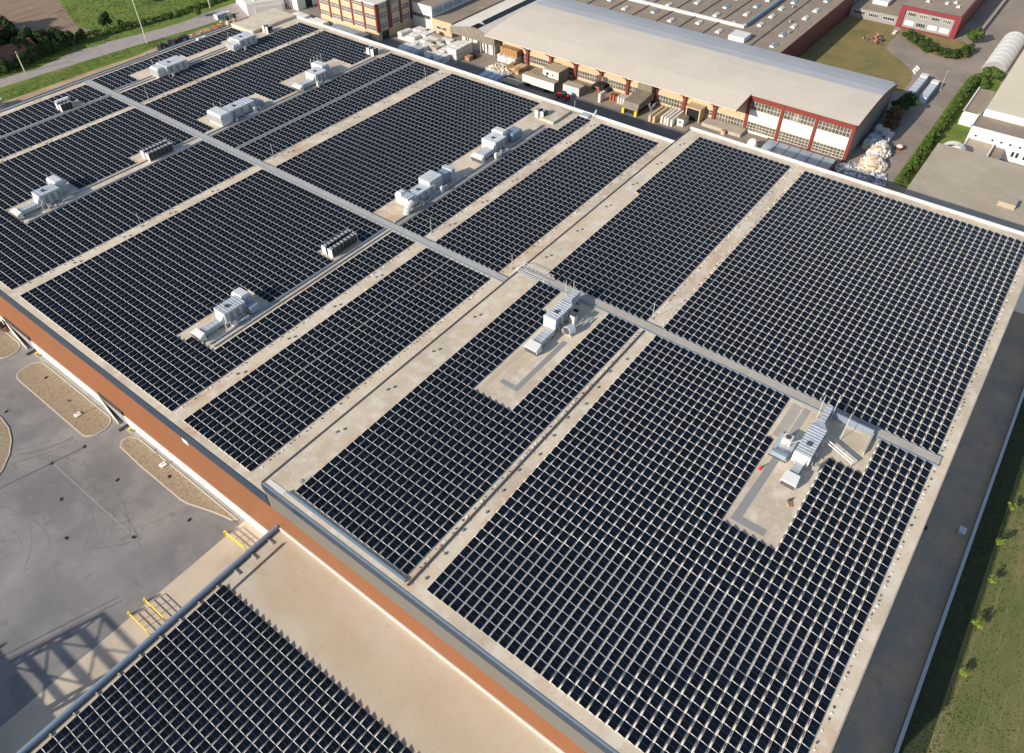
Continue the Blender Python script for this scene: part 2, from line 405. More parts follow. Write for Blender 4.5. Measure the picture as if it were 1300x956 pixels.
# dock doors
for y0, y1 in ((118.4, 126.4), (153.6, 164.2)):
    b = MB(); b.box(XW - .27, XW + .1, y0, y1, .02, 2.95, 'mid_grey'); b.box(XW - .29, XW + .1, y0, y1, 2.95, 3.7, 'black')  # black strip over the door paints in the shade of the lintel
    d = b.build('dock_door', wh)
    b = MB(); b.hexa([(XW - .4, y1, 0), (XW - 1.3, y0 + 1.4, 0), (XW - 1.15, y0 + 1.4, 0), (XW - .3, y1, 0), (XW - .4, y1, 2.9), (XW - 1.3, y0 + 1.4, .4), (XW - 1.15, y0 + 1.4, .4), (XW - .3, y1, 2.9)], 'white')
    b.build('ramp_cheek', d)
    b = MB(); b.box(XW - 2.2, XW - .28, y0 - .35, y0, .0, .5, 'dark_grey'); b.box(XW - .34, XW + .05, y0 - .2, y1 + .2, 3.7, 3.85, 'dark_grey'); b.build('door_surround', d)
# roof walkways and trays (fixed to the roof)
b = MB(); b.box(93.7, 95.2, 71.2, 230, H1 + .12, H1 + .3, 'grating'); b.box(93.35, 93.55, 71.2, 230, H1 + .1, H1 + .34, 'metal_blue')
b.build('roof_walkway', wh)
b = MB(); b.box(95.45, 97.0, -9.5, 70.8, H2 + .12, H2 + .28, 'concrete'); b.box(95.1, 95.3, -9.5, 70.8, H2 + .1, H2 + .36, 'metal_blue'); b.box(97.05, 97.25, -9.5, 70.8, H2 + .1, H2 + .34, 'tray')
b.build('roof_walkway', wh)
def tray(x0, x1, y, wd, h, mt, z):
    b = MB(); b.box(x0, x1, y, y + wd, z + .08, z + h, mt)
    x = x0 + .5
    while x < x1: b.box(x, x + .25, y - .25, y + wd + .25, z, z + .08, 'ballast'); x += 3.1
    return b.build('cable_tray', wh)
tray(46.2, 93.0, 105.7, .28, .3, 'metal_blue', H1); tray(46.2, 93.0, 104.6, .25, .3, 'grating', H1)
tray(95.5, 153, 105.6, .3, .45, 'grating', H1); tray(95.5, 152, 104.1, 1.0, .25, 'mid_grey', H1)
tray(46.2, 93.0, 171.9, .25, .3, 'metal_blue', H1); tray(46.2, 93.0, 174.6, .25, .3, 'grating', H1)
tray(95.5, 158, 172.0, .3, .45, 'tray', H1); tray(95.5, 158, 173.6, .3, .35, 'grating', H1)
tray(95.7, 163, 160.75, .22, .3, 'tray', H1); tray(95.7, 163, 161.55, .22, .3, 'tray', H1)
tray(31.5, 93.2, 215.2, .25, .35, 'tray', H1); tray(31.5, 93.2, 215.9, .25, .35, 'tray', H1)
tray(95.7, 146, 215.9, .25, .3, 'tray', H1); tray(95.7, 147, 217.4, .25, .3, 'grating', H1)
tray(31.6, 95.2, 41.75, .28, .22, 'dark_grey', H2)
b = MB(); b.box(31.2, 46, 64.9, 71, 0, 0, 'galv')
b = MB(); b.box(31.7, 32.1, 42.5, 66.5, H2 + .1, H2 + .4, 'metal_blue'); b.build('cable_tray', wh)
b = MB(); b.box(31.3, 32.0, 66.8, 70.5, H2 + .01, H2 + .05, 'white'); b.build('roof_patch', wh)
# step stair and guard rails at the bridge between both roofs
b = MB()
for yy in (64.6, 70.9, 73.0):
    for xx in (95.2, 97.3): b.bar((xx, yy, H2 - (3 if yy > 71.3 else 0)), (xx, yy, H2 + (1.1 if yy < 71.3 else -1.9)), .05, 'galv_white')
for zz in (.55, 1.1):
    for xx in (95.2, 97.3):
        b.bar((xx, 63.5, H2 + zz), (xx, 70.9, H2 + zz), .045, 'galv_white'); b.bar((xx, 70.9, H2 + zz), (xx, 73.0, H2 - 3 + zz), .045, 'galv_white')
for k in range(10): b.box(95.3, 97.2, 71.2 + k*.2, 71.45 + k*.2, H2 - .1 - k*.29, H2 - .05 - k*.29, 'galv')
for k in range(7): b.bar((97.3, 64 + k, H2), (97.3, 64 + k, H2 + 1.1), .035, 'galv_white')
b.build('step_ladder', wh)
# pale repair strips on the upper roof
z = H2 + .006
def patch(pts, mt, dz=0.):
    b = MB(); b.poly([(x, y, z + dz) for x, y in pts], [tuple(range(len(pts)))], mt); b.build('roof_patch', wh)
patch([(67.6, 10.6), (83.0, 10.3), (83.0, 11.4), (67.6, 11.9)], 'mid_grey')
patch([(83.2, 10.3), (94.6, 10.2), (94.6, 11.3), (83.2, 11.4)], 'w_paving')
patch([(67.6, 6.8), (68.9, 6.8), (68.9, 10.5), (67.6, 10.6)], 'mid_grey')
patch([(68.9, 51.4), (84.0, 51.3), (84.0, 52.3), (68.9, 52.4)], 'mid_grey')
patch([(68.9, 52.5), (69.9, 52.5), (69.9, 55.2), (68.9, 55.2)], 'mid_grey')
patch([(86.2, 11.6), (94.4, 11.6), (94.6, 13.2), (86.0, 13.3)], 'concrete')
patch([(90.8, 1.2), (94.6, 1.4), (94.4, 6.6), (91.6, 6.0)], 'w_annex_roof', .004)
patch([(66.5, 56.3), (78, 56.0), (77.5, 57.1), (66.8, 57.2)], 'w_annex_roof', .004)
b = MB(); b.box(95.0, 95.25, .5, 8.4, H2 + .5, H2 + 1.5, 'metal_blue'); b.box(90.5, 95.0, .3, .55, H2, H2 + .9, 'concrete'); b.build('screen_wall', wh)
# corner plateau and low block by the coolers
b = MB(); b.box(147.3, 165.6, 219.3, 231.0, H1 + .02, H1 + .9, 'w_roof'); b.build('roof_plateau', wh)
b = MB(); b.box(155.2, 163.3, 103.9, 108.4, H1 + .02, H1 + .7, 'w_roof'); b.build('roof_plateau', wh)
# wall plates
for yy, zz in ((92.6, 12.6), (192.5, 10.5)):
    b = MB(); b.box(XW - .09, XW - .02, yy, yy + 1.6, zz, zz + 1.5, 'white'); b.build('wall_sign', wh)

# annex
an = empty('annex_building', (0, 40, 0), 'low annex with a wide bare tan roof and a solar field below the orange wall', 'building')
b = MB(); b.poly([(-60, -10, HA), (XW - .02, -10, HA), (XW - .02, 71.0, HA), (-60, 71.0, HA)], [(0, 1, 2, 3)], 'w_annex_roof'); b.build('roof', an)
b = MB(); b.box(-60, XW - .3, 70.7, 71.2, 0, HA - .02, 'w_greywall'); b.build('wall', an)
b = MB(); b.bar((-60, 71.0, HA + .35), (XW - .2, 71.0, HA + .35), .42, 'metal_blue', 10); b.box(-60, XW - .2, 70.45, 70.62, HA, HA + .4, 'steel'); b.build('parapet', an)
b = MB(); b.box(XW - .3, XW - .03, -10, 70.5, HA + .02, HA + .45, 'white'); b.build('wall_flashing', an)
b = MB(); b.box(-60, XW - 1.5, 67.9, 68.05, HA + .12, HA + .24, 'steel')
for k in range(16): b.box(28 - k*3.3, 28.25 - k*3.3, 69.2, 70.4, HA + .02, HA + .25, 'ballast')
b.build('cable_tray', an)

# ------------------------------------------------------------------ solar panels
PX, PY, PL, PW = 1.69, 1.345, 1.668, 1.085
ZL, ZH = .10, .33
def cuts(x, y, cl):
    for a, b_, c, d in cl:
        if a < x < b_ and c < y < d: return True
    return False
spots = []
def field(x0, y0, nx, ny, z, cl=(), gap=None):
    for j in range(ny):
        y = y0 + j*PY + .49
        if gap and j >= gap: y += .2
        for i in range(nx):
            x = x0 + i*PX + PL/2
            if not cuts(x, y, cl): spots.append((x, y, z))
field(31.95, 76.3, 36, 13, H1, gap=8); field(95.35, 76.35, 40, 13, H1)
field(31.95, 97.2, 36, 5, H1); field(31.95, 103.94, 8, 2, H1); field(95.35, 97.2, 40, 5, H1, [(152.6, 165, 100.9, 104)])
field(31.95, 106.4, 36, 31, H1, [(45.6, 60.8, 106, 113.2), (43.9, 45.7, 110.6, 113.2), (77.5, 86.4, 106, 111.3), (86.4, 93, 106, 106.6)])
field(95.35, 112.8, 40, 25, H1, [(158.5, 164, 112, 114.4)])
field(31.95, 151.3, 36, 15, H1); field(31.95, 171.55, 8, 3, H1); field(95.35, 151.4, 40, 7, H1); field(95.35, 162.3, 40, 7, H1)
field(31.95, 175.8, 36, 20, H1, [(45.7, 60.8, 175, 181.6), (45.7, 50, 175, 180), (76.4, 86.4, 175, 179.2)])
field(95.35, 175.4, 40, 20, H1, [(99.2, 119.5, 175, 183.2), (128.1, 150.1, 174, 183.5), (157.2, 164, 174, 178.6)])
field(31.95, 205.2, 36, 7, H1); field(95.35, 204.9, 40, 7, H1)
field(31.95, 216.8, 36, 8, H1, [(78.6, 86.4, 216, 220.6)])
field(95.35, 218.4, 30, 8, H1, [(104.6, 122, 218, 223.6), (104.6, 150, 218, 221.1), (136, 147, 218, 222.4)])
field(97.5, 43.0, 41, 18, H2, [(97, 135.3, 65.8, 68)])
field(97.5, -8.75, 41, 36, H2)
field(32.65, 43.0, 37, 17, H2, [(64.2, 95.5, 49.7, 57.3), (87.6, 95.5, 57, 60.2)])
field(32.65, -8.75, 37, 36, H2, [(65.6, 86.3, 5.1, 12.1), (86.2, 95.5, -.5, 12.1), (84.8, 95.5, 12, 14)])
NXA = 26
field(18.98 - NXA*PX + .02, 69.85 - 38*PY, NXA, 38, HA)

def panel_geo(x, y, z):
    """frame box, two glass halves, centre strip"""
    hx, hy = PL/2, PW/2*.985
    t = .035
    def zz(yy): return z + ZL + (yy + hy)/(2*hy)*(ZH - ZL)
    fr = [(x + sx*hx, y + sy*hy, zz(sy*hy) + dz) for dz in (0, t) for sx, sy in ((-1, -1), (1, -1), (1, 1), (-1, 1))]
    gx = hx - .043; gy = hy - .026; c = .016; up_ = t + .004
    g = []
    for a, b_ in ((-gx, -c), (c, gx)):
        g += [(x + a, y - gy, zz(-gy) + up_), (x + b_, y - gy, zz(-gy) + up_), (x + b_, y + gy, zz(gy) + up_), (x + a, y + gy, zz(gy) + up_)]
    cs = [(x - c, y - gy, zz(-gy) + up_), (x + c, y - gy, zz(-gy) + up_), (x + c, y + gy, zz(gy) + up_), (x - c, y + gy, zz(gy) + up_)]
    return fr, g, cs
BOXF = [(0, 3, 2, 1), (0, 1, 5, 4), (1, 2, 6, 5), (2, 3, 7, 6), (3, 0, 4, 7), (4, 5, 6, 7)]

# the 300 panels that show largest: nearest to the viewpoint inside the photographed frame
def in_photo(p):
    d = Vector(p) - Vector((0, 0, 113.)); zf = d.dot(FW)
    u = 650 + 949.5*d.dot(RX)/zf; v = 433.5 + 949.5*d.dot(DN)/zf
    return 12 < u < 1290 and v < 858
def area(p):
    d = Vector(p) - Vector((0, 0, 113.)); return -d.z/d.length**3
order = sorted([s for s in spots if in_photo(s)], key=area, reverse=True)
near = set(order[:300])

b = MB(); fr, g, cs = panel_geo(0, 0, 0); b.poly(fr, BOXF, 'module_frame')
for sx in (-.55, .55):
    b.box(sx - .035, sx + .035, .40, .46, .0, .28, 'galv'); b.box(sx - .035, sx + .035, -.46, -.40, .0, .10, 'galv')
frame_me = b.build('frame')
b = MB(); b.poly(g, [(0, 1, 2, 3), (4, 5, 6, 7)], 'solar_glass'); b.poly(cs, [(0, 1, 2, 3)], 'cell_gap'); glass_me = b.build('glass')
b = MB(); b.box(-.845, .845, .575, .755, .004, .02, 'mat_strip'); b.box(-.09, .09, .60, .70, .018, .08, 'ballast'); foot_me = b.build('ballast_strip')
first = None
for s in order[:300]:
    if first is None:
        e = empty('solar_panel', s, 'dark blue framed solar panel in the roof rows nearest to the camera', 'solar panel', 'largest solar panels in the nearest rows')
        for o in (frame_me, glass_me, foot_me): o.parent = e
        first = e
    else:
        copy_thing(first, s)
rest = [s for s in spots if s not in near]
n = len(rest)
P = np.array(rest)
fr, g, cs = panel_geo(0, 0, 0)
blk = [(a, b_, c_) for c_ in (.004, .02) for a, b_ in ((-.845, .575), (.845, .575), (.845, .755), (-.845, .755))]
ft = [(a, b_, c_) for c_ in (.018, .08) for a, b_ in ((-.09, .60), (.09, .60), (.09, .70), (-.09, .70))]
tmpl = np.array(fr + g + cs + blk + ft)
V = (P[:, None, :] + tmpl[None]).reshape(-1, 3)
quads = [(q, 0) for q in BOXF] + [((8, 9, 10, 11), 1), ((12, 13, 14, 15), 1), ((16, 17, 18, 19), 2)]
quads += [(tuple(20 + i for i in q), 4) for q in BOXF[1:]] + [(tuple(28 + i for i in q), 3) for q in BOXF[1:]]
Q = np.array([q for q, _ in quads]); mi = np.array([k for _, k in quads])
F = (Q[None] + (np.arange(n)*len(tmpl))[:, None, None]).reshape(-1, 4)
me = bpy.data.meshes.new('solar_panels')
me.vertices.add(len(V)); me.vertices.foreach_set('co', V.ravel())
me.loops.add(len(F)*4); me.loops.foreach_set('vertex_index', F.ravel().astype(np.int32))
me.polygons.add(len(F)); me.polygons.foreach_set('loop_start', (np.arange(len(F))*4).astype(np.int32))
me.polygons.foreach_set('material_index', np.tile(mi, n).astype(np.int32))
for k in ('module_frame', 'solar_glass', 'cell_gap', 'ballast', 'mat_strip'): me.materials.append(MATS[k])
me.update(calc_edges=True); me.validate()
o = bpy.data.objects.new('solar_panels', me); col.objects.link(o)
tag(o, 'thousands of dark blue solar panels in long rows over the warehouse and annex roofs', 'solar panels', None, 'stuff')

b = MB(); rnd = random.Random(17)
for xa, xb, yy, zz in ((32, 92, 96.6, H1), (95.5, 162, 96.6, H1), (32, 92, 93.9, H1), (95.5, 162, 75.7, H1), (32, 92, 75.7, H1), (32, 92, 150.7, H1), (95.5, 162, 150.8, H1), (95.5, 162, 146.4, H1), (32, 92, 204.6, H1), (95.5, 162, 204.3, H1), (33, 94.5, 42.4, H2), (98, 166, 42.3, H2), (98, 166, 39.9, H2), (33, 94, -9.3, H2), (98, 166, -9.3, H2)):
    x = xa
    while x < xb:
        x += PX*rnd.choice((.5, .5, 1, 1))
        b.obox(x, yy + rnd.uniform(-.12, .12), zz, rnd.uniform(.12, .3), rnd.uniform(.12, .26), rnd.uniform(.06, .16), rnd.uniform(0, 3), rnd.choice(('dark_grey', 'dark_grey', 'coping', 'coping', 'concrete_dark')))
tag(b.build('cable_supports'), 'small pale and dark cable supports scattered along the edges of the panel fields', 'supports', None, 'stuff')
# ------------------------------------------------------------------ roof plant
def ribs(b, x0, x1, y0, y1, z0, z1, mt, axis=0, step=.62):
    b.box(x0, x1, y0, y1, z0, z1, mt)
    t = (x0 if axis == 0 else y0) + step/2; e = x1 if axis == 0 else y1
    while t < e:
        if axis == 0: b.box(t, t + .09, y0 - .02, y1 + .02, z1, z1 + .07, mt); b.box(t, t + .09, y0 - .05, y0, z0 + .1, z1 - .05, mt)
        else: b.box(x0 - .02, x1 + .02, t, t + .09, z1, z1 + .07, mt); b.box(x0 - .05, x0, t, t + .09, z0 + .1, z1 - .05, mt)
        t += step

def unit(z, label, hood=None, neck=None, case=None, end=None, masts=(), extras=()):
    cx = (case[0] + case[1])/2; cy = (case[2] + case[3])/2
    e = empty('air_handling_unit', (cx, cy, z), label, 'air handler', 'air handling units on the warehouse roof')
    x0, x1, y0, y1, h = case
    b = MB(); ribs(b, x0, x1, y0, y1, z + .45, z + h, 'galv', step=.62 if x1 - x0 < 7.5 else .95)
    for k in range(3): b.box(x0 + 1 + k*(x1-x0)/3.3, x0 + 1.7 + k*(x1-x0)/3.3, y0 - .09, y0 - .05, z + .8, z + h - .5, 'mid_grey')
    b.box(x0 - .05, x0 + .05, y0 - .05, y1 + .05, z + .4, z + h + .08, 'galv_white'); b.build('casing', e)
    b = MB(); b.box(x0 - .09, x0 - .05, y0 + .25, y1 - .25, z + .9, z + h - .5, 'mid_grey')
    for k in range(6): b.box(x0 - .13, x0 - .09, y0 + .25, y1 - .25, z + .98 + k*(h - 1.6)/6, z + 1.04 + k*(h - 1.6)/6, 'galv_white')
    b.build('louvre', e)
    rr_ = random.Random(int(cx*7 + cy)); ty = y0 - 1.4
    for k in range(3):
        px_ = x0 + (x1 - x0)*(.15 + .3*k) + rr_.uniform(-.3, .3)
        b = MB(); b.bar((px_, y0, z + 1.0), (px_, y0 - .35, z + 1.0), .09, 'galv_white', 8); b.bar((px_, y0 - .35, z + 1.05), (px_, y0 - .35, z + .15), .09, 'galv_white', 8); b.bar((px_, y0 - .35, z + .15), (px_ + .3, ty, z + .15), .09, 'tray', 8); b.build('service_pipe', e)
    b = MB(); b.box(x0 + .5, x0 + 1.2, ty - .1, ty + .4, z, z + 1.3, 'mid_grey'); b.box(x0 + .55, x0 + 1.15, ty - .13, ty - .1, z + .4, z + 1.2, 'galv_white'); b.build('control_box', e)
    b = MB(); b.box(x0 + (x1-x0)*.3, x0 + (x1-x0)*.3 + .7, cy - .35, cy + .35, z + h + .07, z + h + .3, 'dark_grey'); b.build('roof_hatch', e)
    b = MB()
    for fx in np.linspace(x0 + .3, x1 - .3, 5):
        for fy in (y0 + .15, y1 - .15): b.box(fx - .08, fx + .08, fy - .08, fy + .08, z, z + .45, 'steel')
    b.box(x0, x1, y0 + .05, y0 + .2, z + .33, z + .44, 'steel'); b.box(x0, x1, y1 - .2, y1 - .05, z + .33, z + .44, 'steel'); b.build('support_frame', e)
    if hood:
        a0, a1, c0, c1, hh = hood
        b = MB(); b.hexa([(a0, c0, z + .5), (a1, c0, z + .3), (a1, c1, z + .3), (a0, c1, z + .5), (a0 - .1, c0, z + hh*.8), (a1, c0 + .15, z + hh), (a1, c1 - .15, z + hh), (a0 - .1, c1, z + hh*.8)], 'galv_white')
        b.box(a0 - .14, a0 - .08, c0 + .1, c1 - .1, z + .55, z + hh*.6, 'dark_grey'); b.box(a0 + .2, a0 + .35, c0 + .1, c1 - .1, z, z + .45, 'steel'); b.build('intake_hood', e)
    if neck:
        a0, a1, c0, c1, hh = neck
        b = MB(); b.box(a0, a1 - .9, c0, c1, z + .55, z + hh, 'galv')
        b.hexa([(a1 - .9, c0, z + .55), (a1, y0 + .2, z + .5), (a1, y1 - .2, z + .5), (a1 - .9, c1, z + .55), (a1 - .9, c0, z + hh), (a1, y0 + .2, z + h - .1), (a1, y1 - .2, z + h - .1), (a1 - .9, c1, z + hh)], 'galv')
        k = a0 + .7
        while k < a1 - 1: b.box(k, k + .06, c0 - .05, c1 + .05, z + .5, z + hh + .05, 'tray'); k += .9
        b.box(a0 + .5, a0 + .6, c0, c1, z, z + .55, 'steel'); b.box(a1 - 1.4, a1 - 1.3, c0, c1, z, z + .55, 'steel'); b.build('intake_duct', e)
    if end:
        b = MB()
        kind = end[0]
        if kind == 'elbow':
            _, a0, a1, c0, c1, hh = end
            b.box(a0, a1, c0, c1, z + .6, z + hh - .5, 'galv')
            b.hexa([(a0, c0, z + hh - .5), (a1, c0, z + hh - .5), (a1, c1, z + hh - .5), (a0, c1, z + hh - .5), (a0 + .35, c0 + .2, z + hh), (a1 - .35, c0 + .2, z + hh), (a1 - .35, c1 - .2, z + hh), (a0 + .35, c1 - .2, z + hh)], 'galv_white')
            lx0, lx1 = (a1 - .1, x0 + .1) if a0 < x0 else (x1 - .1, a0 + .1)
            b.box(lx0, lx1, max(c0, y0) + .3, min(c1, y1) - .3 if min(c1, y1) - .3 > max(c0, y0) + .4 else max(c0, y0) + .9, z + .7, z + hh - .8, 'galv')
            if a0 < x0:
                for k in range(7): b.box(a0 - .06, a0 - .003, c0 + .3, c1 - .3, z + .8 + k*.25, z + .9 + k*.25, 'mid_grey')
            b.box(a0 + .15, a1 - .15, c0 + .15, c1 - .15, z, z + .6, 'galv')
        else:
            _, a0, a1, c0, c1, hh = end
            b.hexa([(x1, y0 + .1, z + .6), (a0 + 1.2, c0, z + 1.1), (a0 + 1.2, c1, z + 1.1), (x1, y1 - .1, z + .6), (x1, y0 + .1, z + h - .1), (a0 + 1.2, c0, z + hh), (a0 + 1.2, c1, z + hh), (x1, y1 - .1, z + h - .1)], 'galv')
            b.box(a0 + 1.2, a1, c0, c1, z + 1.1, z + hh, 'galv')
            k = a0 + 1.5
            while k < a1: b.box(k, k + .07, c0 - .06, c1 + .06, z + 1.05, z + hh + .06, 'tray'); k += .8
            b.box(a1 - .5, a1 - .4, c0, c1, z, z + 1.1, 'steel')
        b.build('outlet_duct', e)
    if masts:
        for mx, my, mh in masts:
            b = MB(); b.bar((mx, my, z), (mx, my, z + mh), .05, 'galv_white', 6); b.build('mast', e)
    for (nm, fn) in extras:
        b = MB(); fn(b, z); b.build(nm, e)
    return e

def pump(b, z, x, y):
    b.box(x - .35, x + .35, y - .3, y + .3, z + .1, z + 1.7, 'white'); b.bar((x + .6, y, z + .3), (x + .6, y, z + 1.3), .12, 'galv_white', 8)
    b.bar((x + .6, y, z + 1.3), (x + 1.8, y, z + 1.3), .12, 'galv_white', 8); b.bar((x + 1.8, y, z + 1.3), (x + 1.8, y, z + .1), .12, 'galv_white', 8)
def frame_rack(b, z, x0, x1, y0, y1):
    for yy in (y0, y1):
        for xx in (x0, x1): b.bar((xx, yy, z), (xx, yy, z + .8), .06, 'galv_white')
        b.bar((x0, yy, z + .8), (x1, yy, z + .8), .07, 'galv_white')
    b.bar((x0, y0, z + .5), (x1, y0, z + .5), .1, 'metal_blue', 8); b.bar((x0, (y0+y1)/2, z + .6), (x1, (y0+y1)/2, z + .6), .1, 'galv', 8)

unit(H2, 'large silver air handler with white hood on the upper roof, beside a red cone', (77.5, 79.2, 6.3, 8.7, 1.9), (79.2, 82.7, 6.9, 8.1, 1.6), (82.6, 89.6, 6.4, 8.9, 2.7), ('duct', 89.6, 95.0, 7.3, 8.3, 2.6),
     [(93.4, 8.9, 5.5), (94.4, 7.0, 6.0), (91.5, 4.3, 6.2)],
     [('pipe', lambda b, z: (b.bar((88.8, 6.4, z + 1.2), (86.8, 1.2, z + 1.2), .11, 'galv_white', 8), b.bar((86.9, 1.2, z), (86.9, 1.2, z + 1.2), .07, 'galv'))), ('pipe', lambda b, z: (b.bar((89.3, 6.2, z + 1.2), (87.3, 1.0, z + 1.2), .11, 'galv_white', 8), b.bar((88.2, 3.4, z), (88.2, 3.4, z + 1.2), .07, 'galv'))), ('pipe', lambda b, z: b.bar((86.6, 9.0, z + 1.2), (83.4, 11.2, z + 1.2), .1, 'galv_white', 8)),
      ('condenser', lambda b, z: (b.box(84.8, 86.2, 10.1, 11.5, z + .5, z + 1.7, 'white'), b.cyl(85.5, 10.8, z + 1.7, z + 1.8, .45, 'dark_grey'), b.box(81.8, 87.0, 9.4, 12.2, z + .35, z + .45, 'galv'), b.box(81.8, 81.9, 9.4, 12.2, z, z + .4, 'steel'), b.box(86.9, 87.0, 9.4, 12.2, z, z + .4, 'steel'), b.box(81.9, 82.6, 9.6, 12.0, z + .45, z + 1.2, 'glass_blue')))])
unit(H2, 'silver air handler with round drum fan at its side, on the upper roof', (77.6, 79.2, 53.6, 56.3, 1.9), (79.2, 84.9, 54.2, 55.8, 1.6), (84.8, 90.2, 54.6, 57.2, 3.0), ('duct', 90.2, 94.4, 55.6, 57.0, 3.0),
     [(93.4, 58.2, 5.0), (94.0, 56.9, 5.0)],
     [('drum_fan', lambda b, z: (b.bar((85.6, 52.6, z + 1.0), (86.9, 52.2, z + 1.0), .95, 'galv', 16), b.bar((85.5, 52.63, z + 1.0), (85.59, 52.6, z + 1.0), .7, 'dark_grey', 16), b.box(85.6, 87.0, 51.6, 53.2, z, z + .3, 'concrete'))),
      ('vent_box', lambda b, z: (b.box(88.4, 89.4, 52.9, 53.9, z, z + 2.3, 'white'), b.box(88.3, 89.5, 52.8, 54.0, z + 2.3, z + 2.45, 'dark_grey'))),
      ('pipe_rack', lambda b, z: frame_rack(b, z, 88.6, 91.6, 51.2, 52.2))])
unit(H1, 'silver air handler with long narrow intake and blue fan box, nearest the orange wall', (45.6, 46.7, 107.1, 110.1, 1.8), (46.7, 51.6, 107.9, 109.4, 1.5), (51.5, 56.2, 107.3, 110.5, 3.0), ('elbow', 56.3, 58.7, 108.6, 111.7, 3.2), (),
     [('fan_box', lambda b, z: (b.box(56.3, 58.1, 106.0, 107.6, z + .5, z + 1.9, 'metal_blue'), b.box(56.4, 56.6, 106.1, 106.3, z, z + .5, 'steel'))), ('pipe_rack', lambda b, z: frame_rack(b, z, 52.6, 55.5, 105.9, 106.7)), ('vent_pipe', lambda b, z: (b.bar((50.6, 106.3, z), (50.6, 106.3, z + 1.8), .1, 'galv_white'), b.bar((50.6, 106.3, z + 1.8), (51.5, 107.3, z + 1.8), .1, 'galv_white')))])
unit(H1, 'silver air handler with a tall twisted outlet at the far left of the photo', (45.5, 46.6, 173.9, 177.4, 1.8), (46.6, 51.6, 174.9, 176.6, 1.5), (51.6, 56.4, 174.8, 178.2, 3.0), ('elbow', 56.5, 58.9, 177.0, 181.0, 3.3), [(58.4, 181.6, 3.6), (57.4, 182.0, 3.6)],
     [('pipe_rack', lambda b, z: frame_rack(b, z, 55.5, 57.8, 173.0, 173.9)), ('vent_pipe', lambda b, z: (b.bar((50.9, 173.4, z), (50.9, 173.4, z + 1.8), .1, 'galv_white'), b.bar((50.9, 173.4, z + 1.8), (51.9, 174.6, z + 1.8), .1, 'galv_white')))])
unit(H1, 'long silver air handler with white curved elbow beside the crossing of the roof walkways', None, None, (103.8, 110.6, 106.6, 109.6, 2.6), None, (),
     [('elbow_duct', lambda b, z: (b.box(101.5, 103.8, 106.8, 110.9, z + .5, z + 2.9, 'galv'), b.hexa([(101.5, 108.9, z+2.9), (103.7, 108.9, z+2.9), (103.7, 110.9, z+2.9), (101.5, 110.9, z+2.9), (101.9, 109.3, z+3.4), (103.3, 109.3, z+3.4), (103.3, 110.5, z+3.4), (101.9, 110.5, z+3.4)], 'galv_white'), [b.bar((101.9 - 2.2*math.sin(a), 105.9, z + 2.0*math.cos(a) + .2), (101.9 - 2.2*math.sin(a + .32), 105.9, z + 2.0*math.cos(a + .32) + .2), .75, 'galv_white', 10) for a in (0, .3, .6, .9, 1.2)])),
      ('upper_casing', lambda b, z: ribs(b, 109.2, 113.6, 107.0, 110.6, z + .5, z + 3.5, 'galv')),
      ('tail_duct', lambda b, z: (b.box(113.6, 116.9, 107.3, 109.6, z + .6, z + 2.8, 'metal_blue'), b.box(116.9, 118.2, 107.0, 110.0, z + .3, z + 3.1, 'galv'))),
      ('pipe_rack', lambda b, z: (frame_rack(b, z, 107.6, 112.0, 105.9, 106.5), pump(b, z, 111.6, 105.6)))])
unit(H1, 'stepped silver air handler with low white front box, nearest the parked trailer', (127.3, 128.4, 106.0, 109.6, 2.0), (128.4, 133.4, 106.6, 109.0, 1.9), (133.4, 138.0, 106.6, 110.9, 3.1), ('elbow', 138.1, 140.6, 108.0, 111.6, 3.4), (),
     [('pipe_rack', lambda b, z: (frame_rack(b, z, 133.0, 136.6, 104.6, 105.3), pump(b, z, 131.6, 105.0))), ('fan_box', lambda b, z: (b.box(140.7, 144.6, 106.6, 109.4, z + .3, z + 2.4, 'metal_blue')))])
unit(H1, 'long silver air handler with a bulky pale elbow at its left end, upper left fields', None, None, (104.2, 112.6, 174.6, 178.4, 2.9), ('elbow', 100.6, 104.1, 173.6, 179.6, 3.3), [(103.6, 180.2, 4.2), (105.0, 179.2, 4.2), (100.3, 178.6, 3.4)],
     [('pipe_rack', lambda b, z: (frame_rack(b, z, 108.0, 111.5, 172.3, 173.2), pump(b, z, 111.4, 173.6))), ('tail_duct', lambda b, z: b.hexa([(112.6, 174.8, z+.6), (116.0, 175.4, z+.3), (116.0, 177.4, z+.3), (112.6, 178.2, z+.6), (112.6, 174.8, z+2.7), (116.0, 175.4, z+1.4), (116.0, 177.4, z+1.4), (112.6, 178.2, z+2.7)], 'metal_blue'))])
unit(H1, 'silver air handler with a comb of short masts on top', (127.1, 128.3, 172.7, 176.4, 1.9), (128.3, 133.6, 173.6, 175.6, 1.7), (133.6, 138.2, 173.2, 177.6, 3.0), ('elbow', 138.3, 141.2, 175.6, 180.4, 3.3), [(137.4, 179.2, 4.6), (138.7, 180.6, 4.6), (140.0, 180.6, 4.6), (141.2, 180.6, 4.6), (142.6, 180.6, 4.6)],
     [('pipe_rack', lambda b, z: (frame_rack(b, z, 134.0, 137.4, 171.2, 172.0), pump(b, z, 133.0, 171.9)))])
unit(H1, 'boxy silver air handler in the far north row, left of its twin', None, None, (110.9, 118.0, 212.9, 218.0, 3.0), ('elbow', 108.2, 110.8, 213.6, 217.6, 3.0), [(110.6, 219.6, 4.0), (112.8, 219.2, 3.2)],
     [('pump_set', lambda b, z: (pump(b, z, 113.0, 219.5), frame_rack(b, z, 114.0, 118.5, 218.6, 220.0)))])
